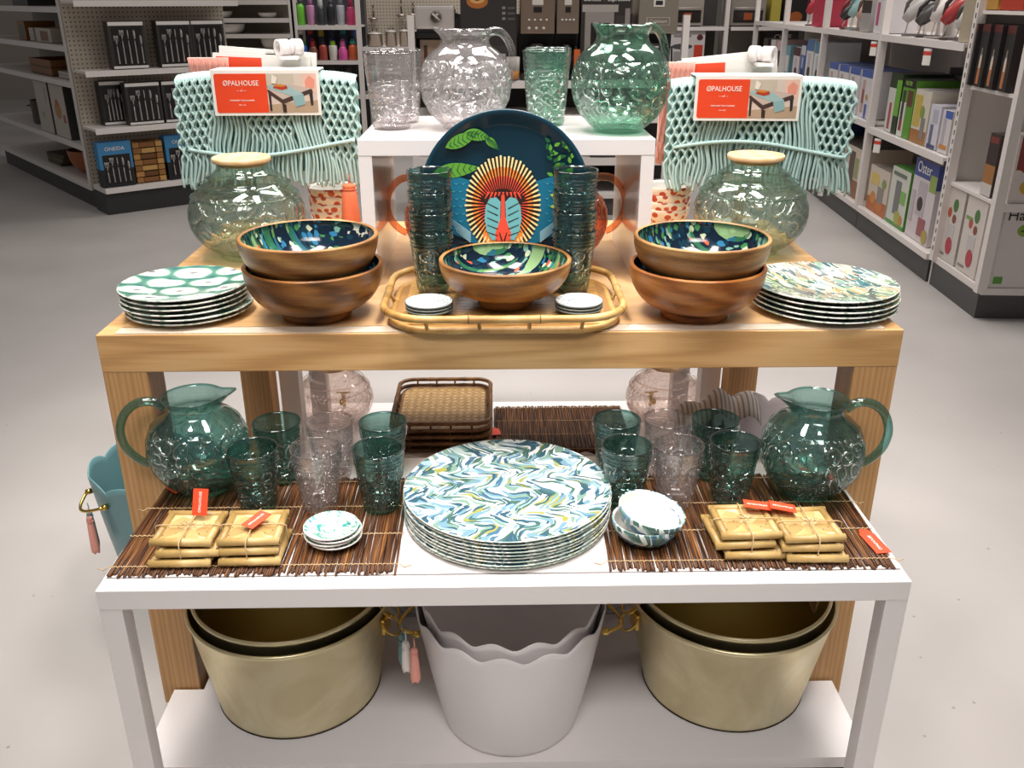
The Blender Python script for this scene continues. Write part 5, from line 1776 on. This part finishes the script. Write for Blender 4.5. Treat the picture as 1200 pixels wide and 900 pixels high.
def toaster():
    t = thing('toaster', 'white steel toaster with round dial behind the clear pitcher', 'toaster', AF.at(-.335, .12, 1.07))
    MB().box(-.115, .115, -.09, .09, .012, .14, P('cfc8c4', .25, .4), .018).build('housing', t)
    MB().box(-.105, .105, -.085, .085, 0, .014, BLACK).build('foot', t)
    m = MB().cyl((0.01, -.09, .08), (.01, -.1, .08), .033, STEEL, 28).cyl((.01, -.1, .08), (.01, -.106, .08), .026, STEEL_D, 28)
    m.tube([(-.012, -.11, .098), (.032, -.11, .062)], .006, SILVER, 8)
    m.build('dial', t)
    MB().box(.118, .135, -.03, .0, .07, .1, BLACK, .002).box(.115, .12, -.02, -.01, .05, .12, BLACK).build('lever', t)
    MB().box(-.09, .09, -.05, -.03, .1395, .1415, BLACK).box(-.09, .09, .03, .05, .1395, .1415, BLACK).build('bread_slot', t)


toaster()
tag(MB().box(-.455, -.2, .04, .40, 1.035, 1.069, BLACK, .002).box(-.2, -.19, .04, .40, .803, 1.069, BLACK).box(-.455, -.445, .04, .40, .803, 1.069, BLACK).build('stand_shelf', loc=(0, 5.6, 0)), 'black block shelf carrying the toaster', 'shelf')
t = thing('espresso_machine', 'tan steel espresso machine under the toaster block', 'coffee machine', AF.at(-.325, .18, .8035))
MB().box(-.105, .105, -.10, .1, 0, .225, P('b29a86', .35, .5), .006).build('housing', t)
MB().box(-.08, -.06, -.104, -.1, .05, .19, P('4c3024', .4)).box(.09, .098, -.104, -.1, .02, .2, BLACK).build('trim_strip', t)
MB().cyl((.02, -.1, .16), (.02, -.13, .16), .016, SILVER).cyl((.02, -.13, .16), (.02, -.135, .12), .006, BLACK).build('steam_knob', t)

product_box('black espresso machine carton with orange cup picture', AF, -.185, .05, 1.0, .325, .25, .29, '302c2b',
            [('O', .30, .19, .80, .13, 'b06a30'), ('O', .30, .13, .83, .07, 'd6a468'), ('O', .30, .05, .84, .03, '6a3a1c'), ('F', .74, .80, .66, .71, '8a8480'), ('F', .74, .80, .56, .61, '8a8480'), ('F', .74, .80, .46, .51, '8a8480'),
             ('F', .84, .97, .66, .70, '5c5754'), ('F', .84, .97, .56, .60, '5c5754'), ('F', .84, .97, .46, .50, '5c5754')])
product_box('dark grey lower carton under the black espresso carton', AF, -.185, .05, .8035, .325, .25, .195, '3b3735', [('F', .62, .8, .3, .75, 'b5afa9')])
tag(MB().lathe([(0, 0), (.028, 0), (.036, .03), (.038, .055), (0, .055)], P('cf8a3c', .5), 20).lathe([(0, .055), (.038, .055), (.040, .13), (0, .13)], P('d9d4cc', .5), 20).lathe([(0, -.0), (.029, -.0), (.030, .012), (0, .012)], P('2f3f7a', .5), 20).build('paper_cup', loc=AF.at(.118, .015, .8035)),
    'white and orange cup standing before the black espresso carton', 'cup')


def coffee_maker(label, x, w, col, h=.46, buttons=2, jar='carafe'):
    t = thing('coffee_maker', label, 'coffee machine', AF.at(x, .20, .8035))
    hb = .255
    m = MB().box(-w / 2, w / 2, -.14, .12, hb, h, P(col, .32, .6), .006).box(-w / 2, w / 2, .04, .12, 0, hb - .001, CHAR).box(-w / 2, w / 2, -.14, .04, 0, .03, CHAR, .003)
    m.build('housing', t)
    m = MB()
    if buttons:
        m.box(-w * .16, w * .16, -.1425, -.14, hb + .155, hb + .185, P('cfc8c0', .4))
        m.box(-w * .12, w * .12, -.1425, -.14, hb + .115, hb + .145, BLACK)
        for r_ in range(buttons):
            for k in range(4 - r_):
                m.cyl((-w * .25 + k * w * .17 * (1 + .25 * r_), -.14, hb + .075 - r_ * .045), (-w * .25 + k * w * .17 * (1 + .25 * r_), -.1445, hb + .075 - r_ * .045), .007 + .002 * r_, P('d6cec4', .35), 12)
    else:
        m.box(-w * .3, w * .3, -.1425, -.14, hb + .045, hb + .09, P('c9c0b2', .3, .5))
        m.box(-w * .27, w * .27, -.1435, -.1425, hb + .05, hb + .085, STEEL)
        m.box(-w * .14, w * .14, -.1435, -.14, hb + .145, hb + .19, P('d9d4cc', .4)).box(-w * .09, w * .09, -.1445, -.1435, hb + .155, hb + .178, CHAR)
    m.build('control_panel', t)
    r = w * .40
    MB().lathe([(0, .031), (r * .85, .031), (r, .05), (r, .13), (r * .7, .175), (r * .65, .2), (r * .6, .2), (r * .6, .17), (r * .9, .125), (r * .9, .05), (0, .04)], P('3a3634', .08, coat=.5), 32, cy=-.055).build(jar, t)
    MB().tube([(r * .7, -.07, .19), (r * 1.05, -.10, .18), (r * 1.1, -.10, .09), (r * .95, -.07, .07)], .006, BLACK, 8).build('carafe_handle', t)
    if buttons == 0:
        letters('lettering', 'Cuisinart', .028, t, (0, -.1445, hb + .067), P('e0d8cc', .4))
    return t


coffee_maker('brown steel coffee maker with two rows of buttons, behind the jade tumblers', .262, .20, '8c7a6c')
coffee_maker('narrow brown steel coffee maker beside the wider one', .438, .13, '8f7e70', buttons=1)
coffee_maker('large pale steel coffee maker with framed badge, right end of the island', .965, .23, 'a39a8c', buttons=0)
t = product_box('black coffee carton with grey machine picture on the appliance island', AF, .515, .06, .8035, .29, .2, .49, '2d2927',
                [('F', .08, .66, .02, .82, '8f8984'), ('F', .02, .74, .76, .84, 'a59f99'), ('F', .2, .58, .30, .64, '171514'), ('O', .38, .07, .46, .05, 'b5b0aa'), ('F', .68, .86, .35, .72, '3c3836'), ('F', .88, .98, .3, .8, '8a847f'), ('F', .89, .97, .33, .4, '4c4846'), ('F', .89, .97, .52, .6, '4c4846')],
                [('Coffees + Espressos', .50, .90, .033, 'e6e2de')])
product_box('bright blue carton in front of the narrow coffee maker', AF, .325, -.035 + .04, .8035, .12, .05, .16, '2f8fc0', [('F', .1, .9, .2, .5, '5fb4dc')])
product_box('small orange carton beside the bright blue one', AF, .475, .005, .8035, .035, .05, .17, 'c9602a')
for k in range(7):
    tag(MB().box(-.095, .095, 0, .3, 0, .20, P(['4a4541', '5d5650', '3a3635'][k % 3], .5)).box(-.07, .07, -.002, 0, .04, .15, P(['8c857d', '2c2927', 'a59d94'][k % 3], .5)).build('appliance_carton', loc=AF.at(-.36 + k * .21, .04, .1385 if k % 2 == 0 else .3535)),
        ('dark appliance carton on the ' + ('lowest' if k % 2 == 0 else 'second') + ' shelf of the appliance island, ' + ('far left', 'left', 'left of centre', 'centre', 'right of centre', 'right', 'far right')[k]), 'box')

# ------------------------------------------------------------------ farthest appliances, top right of centre
CF = Frame((0, 9.1), 0)
shelf_unit('far white appliance shelving behind the jade pitcher', CF, 1.62, 2.20, .45, [.60, 1.005], posts=(True, True), back='4a4643')
shelf_unit('far white appliance shelving next to the right aisle, half empty', CF, 2.24, 3.3, .45, [.60, 1.005], posts=(False, False), back='8a8480')


def oven(label, x, w, h, z, col, face):
    t = thing('toaster_oven', label, 'toaster oven', CF.at(x, .2, z), 0)
    MB().box(-w / 2, w / 2, -.17, .15, .01, h, P(col, .35, .4), .005).box(-w / 2 + .02, w / 2 - .02, -.15, .13, 0, .011, BLACK).build('housing', t)
    MB().box(-w * .42, w * .42, -.175, -.17, h * .15, h * .6, P(face, .2)).box(-w * .12, w * .12, -.1765, -.175, h * .25, h * .5, P('a8562a', .5)).build('glass_door', t)
    MB().cyl((-w * .4, -.195, h * .68), (w * .4, -.195, h * .68), .006, SILVER, 8).box(-w * .4, -w * .38, -.195, -.17, h * .67, h * .69, SILVER).box(w * .38, w * .4, -.195, -.17, h * .67, h * .69, SILVER).build('door_handle', t)


oven('steel toaster oven with food inside, on the far upper shelf', 2.40, .33, .24, 1.0085, 'a39c94', '2b2522')
oven('small steel toaster oven at the left of the far upper shelf', 1.83, .30, .24, 1.0085, 'b0a89e', '24211f')
product_box('slim yellow carton beside the far steel toaster oven', CF, 2.62, .05, 1.0085, .09, .2, .24, 'c2b34c')
product_box('black carton with orange flame picture on the far upper shelf', CF, 2.74, .05, 1.0085, .24, .2, .24, '262220', [('O', .5, .25, .35, .2, 'b0602c')])
product_box('white carton with grey pan picture and red price block on the far shelf', CF, 1.68, .02, .6035, .33, .25, .37, 'cfc9c8', [('F', .1, .6, .84, .9, '8a8684'), ('O', .35, .3, .62, .07, '4c4a4c'), ('F', .12, .45, .1, .5, '9a9696'), ('F', .7, .95, .28, .66, 'c8432e'), ('O', .85, .09, .84, .07, '5a2a2c')])
product_box('black carton lettered CH behind the right runner on the far shelf', CF, 2.62, .1, .6035, .3, .25, .36, '2b2524', [('F', .1, .9, .1, .5, '5c4a44')], [('CHEF', .5, .85, .07, 'e0dad2')])
